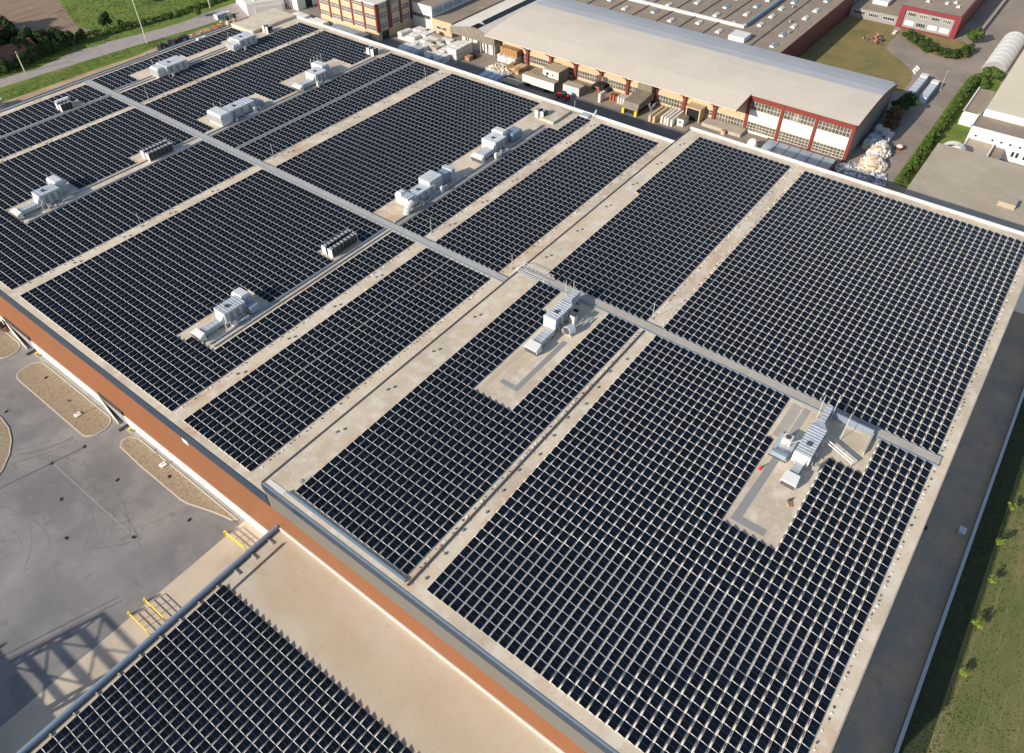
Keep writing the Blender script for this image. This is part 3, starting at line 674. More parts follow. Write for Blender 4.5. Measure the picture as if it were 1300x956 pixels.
unit(H1, 'boxy bluish air handler in the far north row beside the raised roof corner', None, None, (136.4, 143.0, 211.6, 216.4, 3.0), ('elbow', 134.0, 136.3, 211.8, 215.6, 2.2), [(137.2, 218.2, 4.2)],
     [('vent_box', lambda b, z: (b.box(136.6, 138.0, 217.0, 218.2, z, z + 2.2, 'galv')))])

def cooler(x0, x1, y0, y1, z, label, h=1.95):
    e = empty('dry_cooler', ((x0+x1)/2, (y0+y1)/2, z), label, 'dry cooler', 'dry coolers on the warehouse roof')
    wy = (y1 - y0 - .6)/2
    for yy in (y0, y1 - wy):
        b = MB(); b.box(x0 + .1, x1 - .1, yy, yy + wy, z + .4, z + h, 'dark_coil')
        t = x0 + .25
        while t < x1 - .5:
            b.box(t, t + .5, yy + .22, yy + wy - .22, z + h, z + h + .1, 'tray'); t += 1.0
        b.build('coil_bank', e)
        b = MB()
        for xx in (x0 - .05, x1 - .1): b.box(xx, xx + .12, yy - .03, yy + wy + .03, z, z + h + .06, 'galv_white')
        t = x0 + 1.
        while t < x1 - .4: b.box(t, t + .07, yy - .05, yy - .01, z, z + h, 'mid_grey'); t += 1.1
        b.build('end_frame', e)
    return e
cooler(78.5, 85.8, 107.3, 110.5, H1, 'long black dry cooler with two banks of fans, in the middle of the western fields')
cooler(78.6, 85.6, 173.6, 177.2, H1, 'long black dry cooler with two banks of fans, in the upper left fields')
cooler(158.4, 160.6, 174.6, 177.6, H1, 'small black dry cooler by the far parapet opposite the red-striped building')
cooler(156.0, 158.2, 107.8, 110.6, H1, 'small black dry cooler near the parapet above the parked red tractor')
cooler(79.6, 82.8, 216.6, 219.6, H1, 'small dark dry cooler under a white lid, in the far left corner field')
cooler(150.6, 152.6, 215.6, 218.4, H1, 'small dark dry cooler at the edge of the raised bare roof corner')
b = MB(); b.box(80.2, 84.0, 219.8, 221.0, H1 + 1.5, H1 + 1.9, 'galv_white'); b.box(80.4, 80.6, 220.0, 220.8, H1, H1 + 1.5, 'steel'); b.box(83.6, 83.8, 220.0, 220.8, H1, H1 + 1.5, 'steel')
single('roof_hood', b, 'white capped roof hood behind the small cooler in the far left corner field', 'roof hood')
b = MB(); b.box(132.6, 136.0, 228.6, 229.8, H1, H1 + .7, 'galv_white'); b.box(132.9, 133.6, 228.7, 229.6, H1 + .7, H1 + .9, 'galv')
single('roof_box', b, 'low white box on the far edge of the northern roof', 'roof box')
# roof details
def rod(x, y, z, h=3.7):
    return (x, y, z, h)
rods = [(98.0, 96.9, H1), (98.6, 150.6, H1), (98.3, 204.3, H1), (34.5, 66.4, H2), (96.9+2.1, 42.4, H2), (98.4, 74.8, H1), (164.0, 103, H1), (155.5, 150.2, H1), (60.8, 150.2, H1)]
b = MB(); b.bar((0, 0, 0), (0, 0, 3.7), .045, 'galv_white', 6); b.box(-.3, .3, -.3, .3, 0, .12, 'ballast')
proto = single('lightning_rod', b, 'thin vertical lightning rod standing on the pale roof between panel fields', 'lightning rod', rods[0], 'lightning rods on the roof')
proto.data.transform(Matrix.Translation(Vector(rods[0])))
for r_ in rods[1:]:
    c_ = proto.copy(); col.objects.link(c_); c_.location = r_
b = MB(); b.cyl(0, 0, 0, .14, .22, 'dark_grey', 10); b.cyl(0, 0, .14, .22, .12, 'mid_grey', 8)
dr = b.build('roof_drain'); tag(dr, 'small dark round roof drain in the pale aisle between panel rows', 'roof drain', 'roof drains in the aisles')
dr.location = (44.5, 95.6, H1)
pos = []
for ax, ay, zz in ((44.5, 95.4, H1), (44.5, 149.6, H1), (44.5, 203.6, H1), (44.5, 69.2, H2)):
    for k in range(11):
        for q in (0, 1):
            pos.append((ax + k*11.6 + q*1.1, ay - q*.5, zz))
for k in range(14): pos.append((34 + k*4.4, 40.6 + (k % 3)*.4, H2))
for p in pos[1:]:
    if 90.5 < p[0] < 98.5: continue
    c_ = dr.copy(); col.objects.link(c_); c_.location = p
b = MB(); b.cyl(0, 0, 0, .08, .3, 'red', 4); b.bar((0, 0, .05), (0, 0, .95), .26, 'red', 12, .05)
o = single('traffic_cone', b, 'red cone on the bare roof patch beside the big air handler', 'cone'); o.location = (78.4, 12.1, H2)
b = MB(); b.obox(0, 0, 0, 1.2, .5, .12, .5, 'timber'); b.obox(.4, .3, .12, .8, .3, .2, -.4, 'dark_grey'); b.obox(-.5, .2, 0, .3, .3, .25, 0, 'concrete')
o = single('scrap_offcuts', b, 'small heap of offcuts on the bare roof patch in front of the white hood', 'scrap'); o.location = (75.2, 5.9, H2)
b = MB(); b.box(-1.1, 1.1, -.5, .5, 0, .08, 'steel'); b.box(-1., 1., -.4, .4, .08, .14, 'solar_glass')
o = single('spare_panel', b, 'dark spare panel lying flat in the shade beside the drum fan unit', 'solar panel'); o.location = (91.6, 55.0, H2)
# pair of capped chimneys at the roof corner
for k, (x, y) in enumerate(((147.0, 232.0), (149.9, 232.0))):
    b = MB(); b.cyl(x, y, 16, 19.0, .45, 'white', 12); b.cyl(x, y, 19.0, 20.0, .85, 'black', 12, .6)
    single('roof_chimney', b, ('left', 'right')[k] + ' one of two white chimneys with black caps at the far roof corner', 'chimney', (x, y, 16))
b = MB(); b.cyl(61.2, 231.3, H1, H1 + 1.3, .35, 'white', 10); b.box(62.0, 62.8, 230.9, 231.5, H1, H1 + 1, 'white')
single('roof_valve', b, 'small white fitting on the far left roof edge', 'roof fitting', (61.2, 231.3, H1))

# ------------------------------------------------------------------ west yard items
def lamp(x, y, label):
    e = empty('lamp_post', (x, y, .1), label, 'lamp post')
    b = MB(); b.box(x - .55, x + .55, y - .55, y + .55, .11, .4, 'coping'); b.build('base', e)
    b = MB(); b.bar((x, y, .3), (x, y, 4.6), .09, 'mid_grey', 8, .06); b.build('pole', e)
    b = MB(); b.box(x - .3, x + .35, y - .12, y + .12, 4.6, 4.72, 'mid_grey'); b.build('lamp_head', e)
lamp(25.9, 128.5, 'lamp post on a white base in the gravel island between the two dock doors')
lamp(28.8, 104.1, 'lamp post on a white base in the narrowing gravel island nearest the annex')
def bollard(x, y, label, grp='yellow posts at the dock doors'):
    b = MB(); b.cyl(0, 0, 0, 1.1, .22, 'yellow', 10); b.cyl(0, 0, 1.1, 1.2, .16, 'yellow', 10); b.cyl(0, 0, .5, .75, .225, 'black', 10); b.obox(0, 0, -.0, .6, .6, .06, 0, 'concrete')
    o = single('bollard', b, label, 'bollard', None, grp); o.location = (x, y, .01)
bollard(29.9, 151.2, 'yellow bollard beside the far dock door'); bollard(29.9, 116.2, 'yellow bollard beside the near dock door')
b = MB(); b.box(0, .8, 0, 2.6, 0, 2.4, 'black'); b.box(.1, .9, -.5, -.1, 0, 1.1, 'timber_red')
o = single('waste_skip', b, 'black container standing against the white plinth beyond the far dock door', 'container'); o.location = (29.2, 164.9, .0)
def rail(x, label):
    e = empty('guard_rail', (x, 80, 0), label, 'guard rail', 'yellow guard rails on the loading apron')
    b = MB()
    for yy in (77.3, 79.0, 80.6, 82.2): b.bar((x, yy, 0), (x, yy, 1.35), .07, 'yellow', 8)
    b.build('post', e)
    b = MB()
    for zz in (.5, .95, 1.35): b.bar((x, 77.3, zz), (x, 82.2, zz), .06, 'yellow', 8)
    b.build('rail', e)
    b = MB(); b.cyl(x, 82.6, 0, 1.0, .2, 'yellow', 10); b.cyl(x, 82.6, .4, .65, .205, 'black', 10); b.build('bollard', e)
rail(26.6, 'yellow guard rail on the apron nearest the orange wall'); rail(11.05, 'middle yellow guard rail, at the right of the close pair on the apron'); rail(8.2, 'leftmost yellow guard rail on the apron, at the edge of the lattice shadow')
b = MB(); b.box(-60, 22.4, 121.1, 121.35, .004, .012, 'dark_grey')
def strip(name, p, q, wd, z, mt):
    p = Vector(p); q = Vector(q); d = (q - p).normalized(); nrm = Vector((-d.y, d.x))*wd/2
    pts = [p - nrm, q - nrm, q + nrm, p + nrm]
    return sheet(name, [(v.x, v.y) for v in pts], z, mt)
strip('drain_channel', (-10, 127.6), (22.5, 120.0), .22, .006, 'dark_grey')
strip('pavement_joint', (16.6, 121.3), (16.7, 96.0), .16, .005, 'w_paving')
mh = [(22.4, 120.1), (16.5, 121.3), (16.7, 94.8), (27.5, 143.6), (26.9, 133.6), (13.3, 112.2), (21.8, 108.0), (9.6, 103.9), (24.6, 90.1), (28.0, 100.9), (17.8, 141.0)]
b = MB(); b.cyl(0, 0, 0, .02, .3, 'black', 14); b.box(-.42, .42, -.26, .26, 0, .015, 'dark_grey')
m0 = b.build('manhole_cover'); tag(m0, 'dark manhole cover set in the west yard', 'manhole cover', 'manhole covers in the west yard')
for i, (x, y) in enumerate(mh):
    c_ = m0 if i == 0 else m0.copy()
    if i: col.objects.link(c_)
    c_.location = (x, y, .135 if i in (3, 4, 9) else .012); c_.rotation_euler = (0, 0, random.random()*3)
rnd = random.Random(21)
def arc_sheet(cx, cy, rr, a0, a1, wd, z, mt):
    n = 26; pts = []
    for i in range(n+1): a = a0 + (a1-a0)*i/n; pts.append((cx + (rr + wd/2)*math.cos(a), cy + (rr + wd/2)*math.sin(a)))
    for i in range(n, -1, -1): a = a0 + (a1-a0)*i/n; pts.append((cx + (rr - wd/2)*math.cos(a), cy + (rr - wd/2)*math.sin(a)))
    return pts
b = MB()
for k in range(46):
    fam = rnd.random()
    if fam < .4: cx, cy, rr, a0 = rnd.gauss(25, 1.2), rnd.gauss(141, 1.6), rnd.uniform(9, 21), R(rnd.uniform(215, 262)); a1 = a0 + R(rnd.uniform(22, 55))
    elif fam < .75: cx, cy, rr, a0 = rnd.gauss(-2, 3), rnd.gauss(112, 5), rnd.uniform(9, 24), R(rnd.uniform(-70, 40)); a1 = a0 + R(rnd.uniform(25, 70))
    else: cx, cy, rr, a0 = rnd.gauss(26, 2), rnd.gauss(112, 2), rnd.uniform(8, 20), R(rnd.uniform(175, 240)); a1 = a0 + R(rnd.uniform(20, 50))
    p = arc_sheet(cx, cy, rr, a0, a1, rnd.uniform(.10, .26), 0, '')
    m_ = len(p)//2
    for i in range(m_ - 1):
        q = [p[i], p[i+1], p[-2-i], p[-1-i]]
        if all(x < 23 and 83 < y < 119.5 or x < 22.8 and 119 < y < 150 and (x*x + (y-140)**2) > 17*17 for x, y in q):
            b.poly([(x, y, .0022 + .00004*k) for x, y in q], [(3, 2, 1, 0)], 'w_tyre')
tag(b.build('tyre_marks'), None, None, None, 'structure')
# neighbouring block and steel frame west of the yard (their shadow falls across it)
nb = empty('silo_building', (-60, 90, 0), 'plain grey block west of the yard', 'building')
b = MB(); b.box(-75, -27.6, 60, 101.0, 0, 10, 'w_greywall', 'w_tan_roof'); b.build('wall', nb)
b = MB(); b.box(-75, -27.4, 60, 60.3, 10, 10.5, 'coping'); b.box(-75, -27.4, 100.8, 101.1, 10, 10.5, 'coping'); b.build('parapet', nb)
fr_ = empty('steel_frame', (-29, 95, 10), 'open steel lattice frame on the grey block west of the yard', 'steel frame')
b = MB()
X0, X1 = -31.5, -28.4
ZT = 16.6
for yy in (86.6, 97.6):
    for xx in (X0, X1): b.bar((xx, yy, 9.8), (xx, yy, ZT), .32, 'steel', 6)
b.build('leg', fr_)
b = MB()
for zz in (11.2, 12.9, 14.7, ZT - .1):
    for xx in (X0, X1): b.bar((xx, 86.6, zz), (xx, 97.6, zz), .26 if xx == X1 else .18, 'steel', 6)
    for yy in (86.6, 97.6): b.bar((X0, yy, zz), (X1, yy, zz), .16, 'steel', 6)
b.build('beam', fr_)
b = MB()
for z0, z1 in ((10, 12.9), (12.9, ZT)):
    b.bar((X1, 86.6, z0), (X1, 97.6, z1), .1, 'steel'); b.bar((X1, 97.6, z0), (X1, 86.6, z1), .1, 'steel')
for yy in (86.6, 97.6): b.bar((X0, yy, 10), (X1, yy, 12.9), .1, 'steel'); b.bar((X1, yy, 12.9), (X0, yy, ZT), .1, 'steel')
for yy in (98.2, 99.2): b.bar((X1, yy, 9.8), (X1 + 1.2, yy - .4, ZT + .9), .08, 'steel')
b.build('brace', fr_)

# ------------------------------------------------------------------ south boundary
bw = empty('boundary_wall', (80, -20.2, 0), 'long low pale wall along the shaded lane south of the warehouse', 'wall')
b = MB(); b.box(-100, 260, -20.45, -20.05, 0, .9, 'metal_blue'); b.build('wall', bw)
b = MB(); b.box(-100, 260, -20.5, -20.0, .9, 1.0, 'tray'); b.build('coping', bw)
b = MB(); b.box(-.7, .7, -.5, .5, 0, 1.0, 'metal_blue'); b.box(-.75, .75, -.55, .55, 1.0, 1.1, 'galv'); b.box(-.2, .2, -.52, -.5, .3, .8, 'dark_grey')
o = single('utility_cabinet', b, 'pale utility cabinet beside the wall in the shaded lane', 'cabinet'); o.location = (103.2, -18.6, .01)
b = MB(); b.cyl(0, 0, 0, .05, .8, 'black', 12)
o = single('manhole_cover', b, 'black round cover in the middle of the shaded lane', 'manhole cover'); o.location = (100.7, -13.0, .012)

# ------------------------------------------------------------------ vegetation
def leaves(b, cx, cy, cz, rx, ry, rz, n, size, mt, seed=0, lumps=9):
    rnd = random.Random(seed)
    cl = []
    for _ in range(lumps):
        t = rnd.uniform(0, math.tau); ph = math.acos(rnd.uniform(-.6, 1)); q = rnd.uniform(.35, .72)
        cl.append((q*math.sin(ph)*math.cos(t), q*math.sin(ph)*math.sin(t), q*math.cos(ph), rnd.uniform(.28, .52)))
    for i in range(n):
        L = cl[i % lumps]
        while True:
            x, y, z = (rnd.gauss(0, 1) for _ in range(3)); d = math.sqrt(x*x + y*y + z*z)
            if d > 1e-3: break
        r = L[3]*rnd.uniform(.55, 1.0)
        px, py, pz = cx + rx*(L[0] + x/d*r), cy + ry*(L[1] + y/d*r), cz + rz*(L[2] + z/d*r)
        nx = Vector((x/d + rnd.uniform(-.7, .7), y/d + rnd.uniform(-.7, .7), z/d + rnd.uniform(-.4, .9))).normalized()
        u = nx.orthogonal().normalized(); v = nx.cross(u); a = rnd.uniform(0, math.tau)
        u, v = u*math.cos(a) + v*math.sin(a), v*math.cos(a) - u*math.sin(a)
        s = size*rnd.uniform(.6, 1.3); c0 = Vector((px, py, pz))
        b.poly([c0 - u*s - v*s*.5, c0 + u*s*.2 - v*s*.7, c0 + u*s + v*s*.3, c0 - u*s*.1 + v*s*.8], [(0, 1, 2, 3)], mt)
def tree_proto(mt, seed, n=1500, size=.3, h=6., r=3.):
    e = bpy.data.objects.new('tree', None); col.objects.link(e)
    b = MB(); b.bar((0, 0, -.2), (.1, .05, h*.45), .26, 'bark', 7, .16)
    rnd = random.Random(seed)
    for k in range(5):
        t = k*1.26 + rnd.random(); b.bar((.1, .05, h*(.3 + .04*k)), (r*.5*math.cos(t), r*.5*math.sin(t), h*.7), .1, 'bark', 5, .03)
    tr = b.build('trunk'); tr.parent = e
    b = MB(); leaves(b, 0, 0, h*.58, r, r, h*.48, n, size, mt, seed, 11); cr = b.build('crown'); cr.parent = e
    return e
def put(proto, used, x, y, s, label, cat='tree', grp=None, rot=None, name='tree'):
    rot = random.random()*6 if rot is None else rot
    sc = s if isinstance(s, tuple) else (s, s, s)
    if not used.get(proto.name):
        used[proto.name] = 1; o = proto; o.location = (x, y, 0); o.rotation_euler = (0, 0, rot); o.scale = sc; tag(o, label, cat, grp)
        if grp is None and 'group' in o: del o['group']
    else:
        o = copy_thing(proto, (x, y, 0), rot, sc, label)
        if grp: o['group'] = grp
        elif 'group' in o: del o['group']
        o['category'] = cat
    o.name = name
    return o
used = {}
TD = tree_proto('leaf_dark', 3, 2200, .34); TL = tree_proto('leaf', 8, 2200, .32); TB = tree_proto('leaf_brown', 5, 1900, .30)
gr = 'trees beside the country road at top left'
for i, (x, y, s) in enumerate([(95, 311, 2.3), (99, 321, 2.2), (101.5, 311.5, 1.5), (105.5, 325.5, 1.5), (110.8, 318.2, 1.3), (95, 316, 1.7), (102, 333, 2.1), (112.6, 331, 1.5), (108, 343, 2.0), (100, 352, 2.0), (97, 342, 2.1), (112.8, 337, 1.5), (90, 307, 1.5), (105, 349, 1.7), (89, 326, 1.9), (112.8, 311.5, 1.35), (117.5, 308, 1.2), (94, 305, 1.3), (121.5, 306.6, 1.1), (109.6, 334.6, 1.5), (103, 318.5, 1.5), (115, 303.6, .95), (125, 305.2, .9), (98, 300.6, .8), (105, 300.6, .8), (108.5, 306.5, 1.2), (112.6, 324.5, 1.3), (129.5, 304.8, .75)]):
    put(TD, used, x, y, s, 'dark green tree in the dense clump around the orange-roofed house at top left', 'tree', gr)
for i, (x, y, s, lb) in enumerate([(110.5, 304.6, .95, 'round lighter green tree between the country road and the dark clump'), (117.6, 303.2, .8, 'small light green tree at the right end of the dark clump'),
        (101.5, 306.5, .85, 'light green tree behind the wooden pole near the left edge'), (110.2, 326.6, 1.1, 'lighter green tree right of the orange-roofed house'),
        (171.8, 290.6, .62, 'yellow-green tree on the verge halfway along the country road')]):
    put(TL, used, x, y, s, lb)
for i, (x, y, s, lb) in enumerate([(142.8, 309.5, (.85, .85, 1.0), 'dark bush at the tip of the ploughed field'), (146.3, 305.2, (.45, .45, .5), 'small dark bush right of the tip of the ploughed field'), (170, 322, (.7, .7, .6), 'dark bush in the green meadow above the yellow-green tree'), (160, 340, .5, 'small dark bush far out in the green meadow')]):
    put(TD, used, x, y, s, lb, 'bush', None, None, 'bush')
put(TD, used, 260.5, 35.9, (1.25, 1.05, .9), 'big dark tree in the shade behind the long hall'); put(TD, used, 255.5, 37.6, (1.1, .9, .85), 'dark tree close to the rear corner of the long hall')
put(TB, used, 247.8, 37.0, (1.15, .95, .9), 'brown-leaved tree beside the gable of the long hall'); put(TB, used, 242.6, 36.0, (.9, .8, .6), 'smaller brown bush at the foot of the grey bale stack', 'bush', None, None, 'bush')
for x, y, s, lb in ((330.6, 32.4, (1.25, 1.1, 1.0), 'round green tree at the corner of the magenta-framed office'), (299.5, 19.5, (1.35, 1.2, .8), 'broad green tree in front of the grey arched shed'), (372, 12, (1.5, 1.5, 1.2), 'green tree at the top right corner of the photo')):
    put(TL, used, x, y, s, lb)
b = MB(); leaves(b, 205.5, 62.2, 1.2, 2.2, 1.5, 1.3, 500, .22, 'leaf', 4); single('shrub', b, 'small green shrub beside the satellite dish in front of the hall', 'shrub')

def hedge(name, path, wdt, ht, n, label, mt='leaf', cat='hedge', seed=1, group=None):
    e = empty(name, (*path[0], 0), label, cat, group); b = MB(); rnd = random.Random(seed)
    seg = [(Vector(path[i]), Vector(path[i+1])) for i in range(len(path)-1)]; tot = sum((q-p).length for p, q in seg)
    k = int(tot/(wdt*.42)) + 1
    for i in range(k):
        d = tot*i/max(1, k-1)
        for p, q in seg:
            if d <= (q-p).length + 1e-6: pt = p.lerp(q, d/(q-p).length); break
            d -= (q-p).length
        rr = wdt/2*rnd.uniform(.85, 1.25)
        leaves(b, pt.x + rnd.uniform(-.3, .3), pt.y + rnd.uniform(-.3, .3), ht*.42, rr, rr, ht*.62*rnd.uniform(.8, 1.2), n//k, .24, mt, seed*100 + i, 6)
    b.build('foliage', e)
    b = MB()
    for i in range(k):
        d = tot*i/max(1, k-1)
        for p, q in seg:
            if d <= (q-p).length + 1e-6: pt = p.lerp(q, d/(q-p).length); break
            d -= (q-p).length
        b.bar((pt.x, pt.y, 0), (pt.x, pt.y, ht*.6), .08, 'bark', 5, .04)
    b.build('stem', e)
    return e
hedge('hedge', [(212, 23.6), (240, 23.7), (262, 23.6), (280, 23.8), (293, 23.3)], 3.6, 3.2, 12500, 'long clipped-looking green hedge running along the service road at right', 'leaf')
hedge('hedge', [(291, 20.0), (299, 21.5)], 4.0, 2.6, 1800, 'short hedge between the long hedge and the arched shed', 'leaf', seed=3)
hedge('hedge', [(322.6, 53.6), (318, 49.3), (313.4, 42), (312.0, 36.5), (315.0, 32.6), (322, 31.2)], 5.4, 3.4, 10500, 'curved dark hedge around the lawn of the magenta-framed office', 'leaf_dark', seed=4)
hedge('hedge', [(86, 300), (104, 301.5), (122, 305), (136, 306.5), (141, 303), (165, 299), (196, 298.2), (230, 306)], 4.4, 2.4, 13000, 'rough hedgerow along the far side of the country road', 'leaf', seed=5)
# saplings
def sapling(x, y, s, label):
    e = empty('sapling', (x, y, 0), label, 'sapling', 'young trees on the lit strip beside the south wall')
    b = MB(); b.bar((x, y, 0), (x + .1, y, 1.9*s), .05, 'bark', 5, .03); b.build('trunk', e)
    b = MB(); leaves(b, x, y, 1.9*s, .85*s, .85*s, 1.1*s, 170, .15, 'leaf_bright', int(x), 7); b.build('crown', e)
for x, y, s, lb in ((112.6, -24.2, 1.1, 'bright sapling nearest the top of the grass strip at right edge'), (103.2, -24.2, 1.2, 'bright bushy sapling level with the utility cabinet'), (95.3, -24.4, 1., 'pale small sapling right of the wall, third from the top'), (86.0, -24.5, 1.1, 'bright sapling low on the strip, second from the bottom'), (77.0, -24.7, .8, 'tiny sapling at the bottom of the grass strip'), (108.5, -27.5, .5, 'small weed-like sapling out in the field')):
    sapling(x, y, s, lb)
# rough tufts along the field so that it reads as grass
b = MB(); rnd = random.Random(11)
for _ in range(5200):
    x = rnd.uniform(55, 150); y = -21.0 - abs(rnd.gauss(0, 6.5)); s = rnd.uniform(.05, .14); a = rnd.uniform(0, math.tau)
    b.poly([(x - s*math.cos(a), y - s*math.sin(a), .015), (x + s*math.cos(a), y + s*math.sin(a), .015), (x + rnd.uniform(-.1, .1), y + rnd.uniform(-.1, .1), .1 + s*1.2)], [(0, 1, 2)], 'leaf' if rnd.random() < .85 else 'leaf_brown')
tag(b.build('grass_tufts'), 'rough grass tufts on the field south of the wall', 'grass', None, 'stuff')
b = MB(); rnd = random.Random(12)
for _ in range(9000):
    x = rnd.uniform(84, 235); y = rnd.choice((rnd.uniform(278.5, 286), rnd.uniform(296, 345), rnd.uniform(296, 345))); s = rnd.uniform(.08, .22) if y < 290 else rnd.uniform(.1, .34)
    if y < 290 and x > 150: continue
    if y > 300 and (x - 100)*.8 < 30 and y > 306: continue
    a = rnd.uniform(0, math.tau)
    if y < 290 and y > 291.0 - (x-84)*.11: continue
    b.poly([(x - s*math.cos(a), y - s*math.sin(a), -.03), (x + s*math.cos(a), y + s*math.sin(a), -.03), (x, y, s*1.3)], [(0, 1, 2)], 'leaf')
tag(b.build('meadow_tufts'), 'clumps of rough grass along the country road and meadow', 'grass', None, 'stuff')

# ------------------------------------------------------------------ north side: house, poles, dark machines
ho = empty('cottage', (104, 318, 0), 'small house with orange tiled roofs hidden among the dark trees at the left edge', 'house')
b = MB(); b.box(99, 112, 303.5, 311.5, 0, 4.2, 'concrete_dark'); b.build('wall', ho)
b = MB(); b.box(106, 114, 322.5, 332, 0, 4.4, 'cream'); b.build('wall', ho)
def gable(b, x0, x1, y0, y1, z, h, mt, axis=1):
    if axis == 1:
        ym = (y0+y1)/2; p = [(x0, y0, z), (x1, y0, z), (x1, y1, z), (x0, y1, z), (x0, ym, z+h), (x1, ym, z+h)]
        b.poly(p, [(0, 1, 5, 4), (2, 3, 4, 5), (0, 4, 3), (1, 2, 5)], mt)
    else:
        xm = (x0+x1)/2; p = [(x0, y0, z), (x1, y0, z), (x1, y1, z), (x0, y1, z), (xm, y0, z+h), (xm, y1, z+h)]
        b.poly(p, [(0, 4, 5, 3), (1, 2, 5, 4), (0, 1, 4), (2, 3, 5)], mt)
b = MB(); gable(b, 98.3, 112.6, 302.8, 312.2, 4.2, 2.0, 'terracotta'); b.build('roof', ho)
b = MB(); gable(b, 105.4, 114.6, 321.6, 332.8, 4.4, 2.4, 'terracotta'); b.build('roof', ho)
def upole(x, y, h, label):
    e = empty('utility_pole', (x, y, 0), label, 'utility pole'); b = MB(); b.bar((x, y, -.2), (x, y, h), .22, 'pole', 8, .14); b.build('pole', e)
    b = MB(); b.box(x - .9, x + .9, y - .08, y + .08, h - .7, h - .5, 'steel'); b.build('crossarm', e)
upole(143.4, 283.6, 17.5, 'very tall pale pole on the verge between the road and the warehouse roof edge')
upole(102.2, 295.9, 7.2, 'short wooden pole at the roadside near the left edge'); upole(180.9, 295.4, 8, 'thin pole on the grass beyond the country road near the white sheds')
for i, (x, y, lx, ly, h, m_, lb) in enumerate(((142.9, 272.8, 2.2, 2.6, 2.4, 'black', 'black drum-like machine, leftmost of the dark row beyond the north roof edge'), (146.6, 272.8, 3.4, 2.6, 2.6, 'dark_grey', 'dark machine with pale panels second in the row beyond the north roof edge'), (151.6, 272.9, 5.4, 2.4, 2.2, 'black', 'long black covered load at the right end of the row beyond the north roof edge'))):
    b = MB(); b.obox(0, 0, .25, lx, ly, h - .25, .05, m_); b.obox(-lx*.2, -.2, h, lx*.4, ly*.5, .35, .1, 'dark_grey'); b.obox(lx*.1, -ly/2 - .03, .9, lx*.25, .06, h*.4, .05, 'mid_grey')
    for sx in (-.35, .35):
        b.bar((lx*sx, -ly/2 - .1, .45), (lx*sx, ly/2 + .1, .45), .42, 'black', 10)
    o = single('covered_machine', b, lb, 'machine', None, 'dark machines beyond the north edge'); o.location = (x, y, 0)
b = MB(); rnd = random.Random(5)
for k in range(420):
    x = rnd.uniform(155, 178); y = 273.6 + (x-155)*.12 + rnd.gauss(0, 1.0); s = rnd.uniform(.25, .8)
    b.obox(x, y, 0, s*1.8, s*.6, s*.5, rnd.uniform(0, 3), rnd.choice(('timber', 'terracotta', 'bale_brown', 'timber')))
tag(b.build('timber_heap'), 'long heap of orange-brown timber and rubble on the dirt strip', 'heap', None, 'stuff')
b = MB(); b.box(-1.6, 1.0, -1.4, 1.4, 0, 2.4, 'metal_blue'); b.box(-1.7, 1.1, -1.5, 1.5, 2.4, 2.55, 'galv_white'); b.box(1.0, 1.05, -.6, .4, .2, 2., 'dark_grey')
o = single('site_hut', b, 'bluish site hut on the dirt at the left edge of the photo', 'hut'); o.location = (83.6, 276.2, 0)
b = MB(); b.box(-2.2, 2.2, -1.2, 1.2, 0, 1.7, 'glass_blue'); 
for k in range(5): b.box(-2.25 + k*1.05, -2.15 + k*1.05, -1.25, 1.25, 0, 1.8, 'galv_white')
o = single('frame_shelter', b, 'small glazed frame shelter beside the road junction at the top', 'shelter'); o.location = (176.6, 282.6, 0)
b = MB(); b.box(-.9, .9, -.6, .6, 0, 1.5, 'white'); b.box(-.95, .95, -.65, .65, 1.5, 1.6, 'coping')
o = single('kiosk_box', b, 'white box next to the frame shelter by the road junction', 'box'); o.location = (180.0, 282.2, 0)
# white sheds at the top
s_ = empty('white_shed', (190, 272, 0), 'white flat shed with lean-to at the road junction, top of the photo', 'shed')
b = MB(); b.prism([(184.6, 275.0), (198.0, 268.0), (206, 284), (191.5, 292)], 0, 4.6, 'w_whitewall', 'w_white_roof'); b.build('wall', s_)
b = MB(); b.prism([(187.2, 273.4), (196.9, 268.3), (199.2, 271.6), (189.4, 277.0)], 0, 2.9, 'white', 'w_white_roof'); b.build('lean_to', s_)
b = MB(); b.obox(189.6, 276.3, 4.6, 1.4, 1.2, .5, .4, 'galv'); b.obox(196, 276, 4.6, .5, 8, .5, -.5, 'coping'); b.build('roof_vent', s_)
s_ = empty('white_hall', (206, 266, 0), 'tall white hall behind the raised roof corner, near the top centre-left', 'hall')
b = MB(); b.box(200.8, 230, 263.2, 274, 0, 6.2, 'w_whitewall', 'w_white_roof'); b.build('wall', s_)
b = MB(); b.box(205, 208.4, 263.1, 263.18, 0, 3.6, 'black'); b.build('gate', s_)
b = MB(); b.box(200.7, 200.78, 266.5, 266.9, 0, 6, 'red_paint'); b.build('downpipe', s_)

# ------------------------------------------------------------------ east: long hall
def window(parent, x, y0, y1, z0, z1, nx, nz, side='x', mg='glass_window'):
    b = MB(); t = .038
    if side == 'x':
        b.box(x - .03, x, y0, y1, z0, z1, mg)
        for i in range(nx+1): yy = y0 + (y1-y0)*i/nx; b.box(x - .09, x - .03, yy - t, yy + t, z0, z1, 'muntin')
        for i in range(nz+1): zz = z0 + (z1-z0)*i/nz; b.box(x - .10, x - .035, y0, y1, zz - t, zz + t, 'muntin')
    else:
        b.box(y0, y1, x - .03, x, z0, z1, mg)
        for i in range(nx+1): yy = y0 + (y1-y0)*i/nx; b.box(yy - t, yy + t, x - .09, x - .03, z0, z1, 'muntin')
        for i in range(nz+1): zz = z0 + (z1-z0)*i/nz; b.box(y0, y1, x - .10, x - .035, zz - t, zz + t, 'muntin')
    return b.build('window', parent)
hl = empty('long_hall', (234, 105, 0), 'long hall with pale curved roof, red posts and window bands facing the loading yard', 'hall')
YS, YN = 40.6, 168.
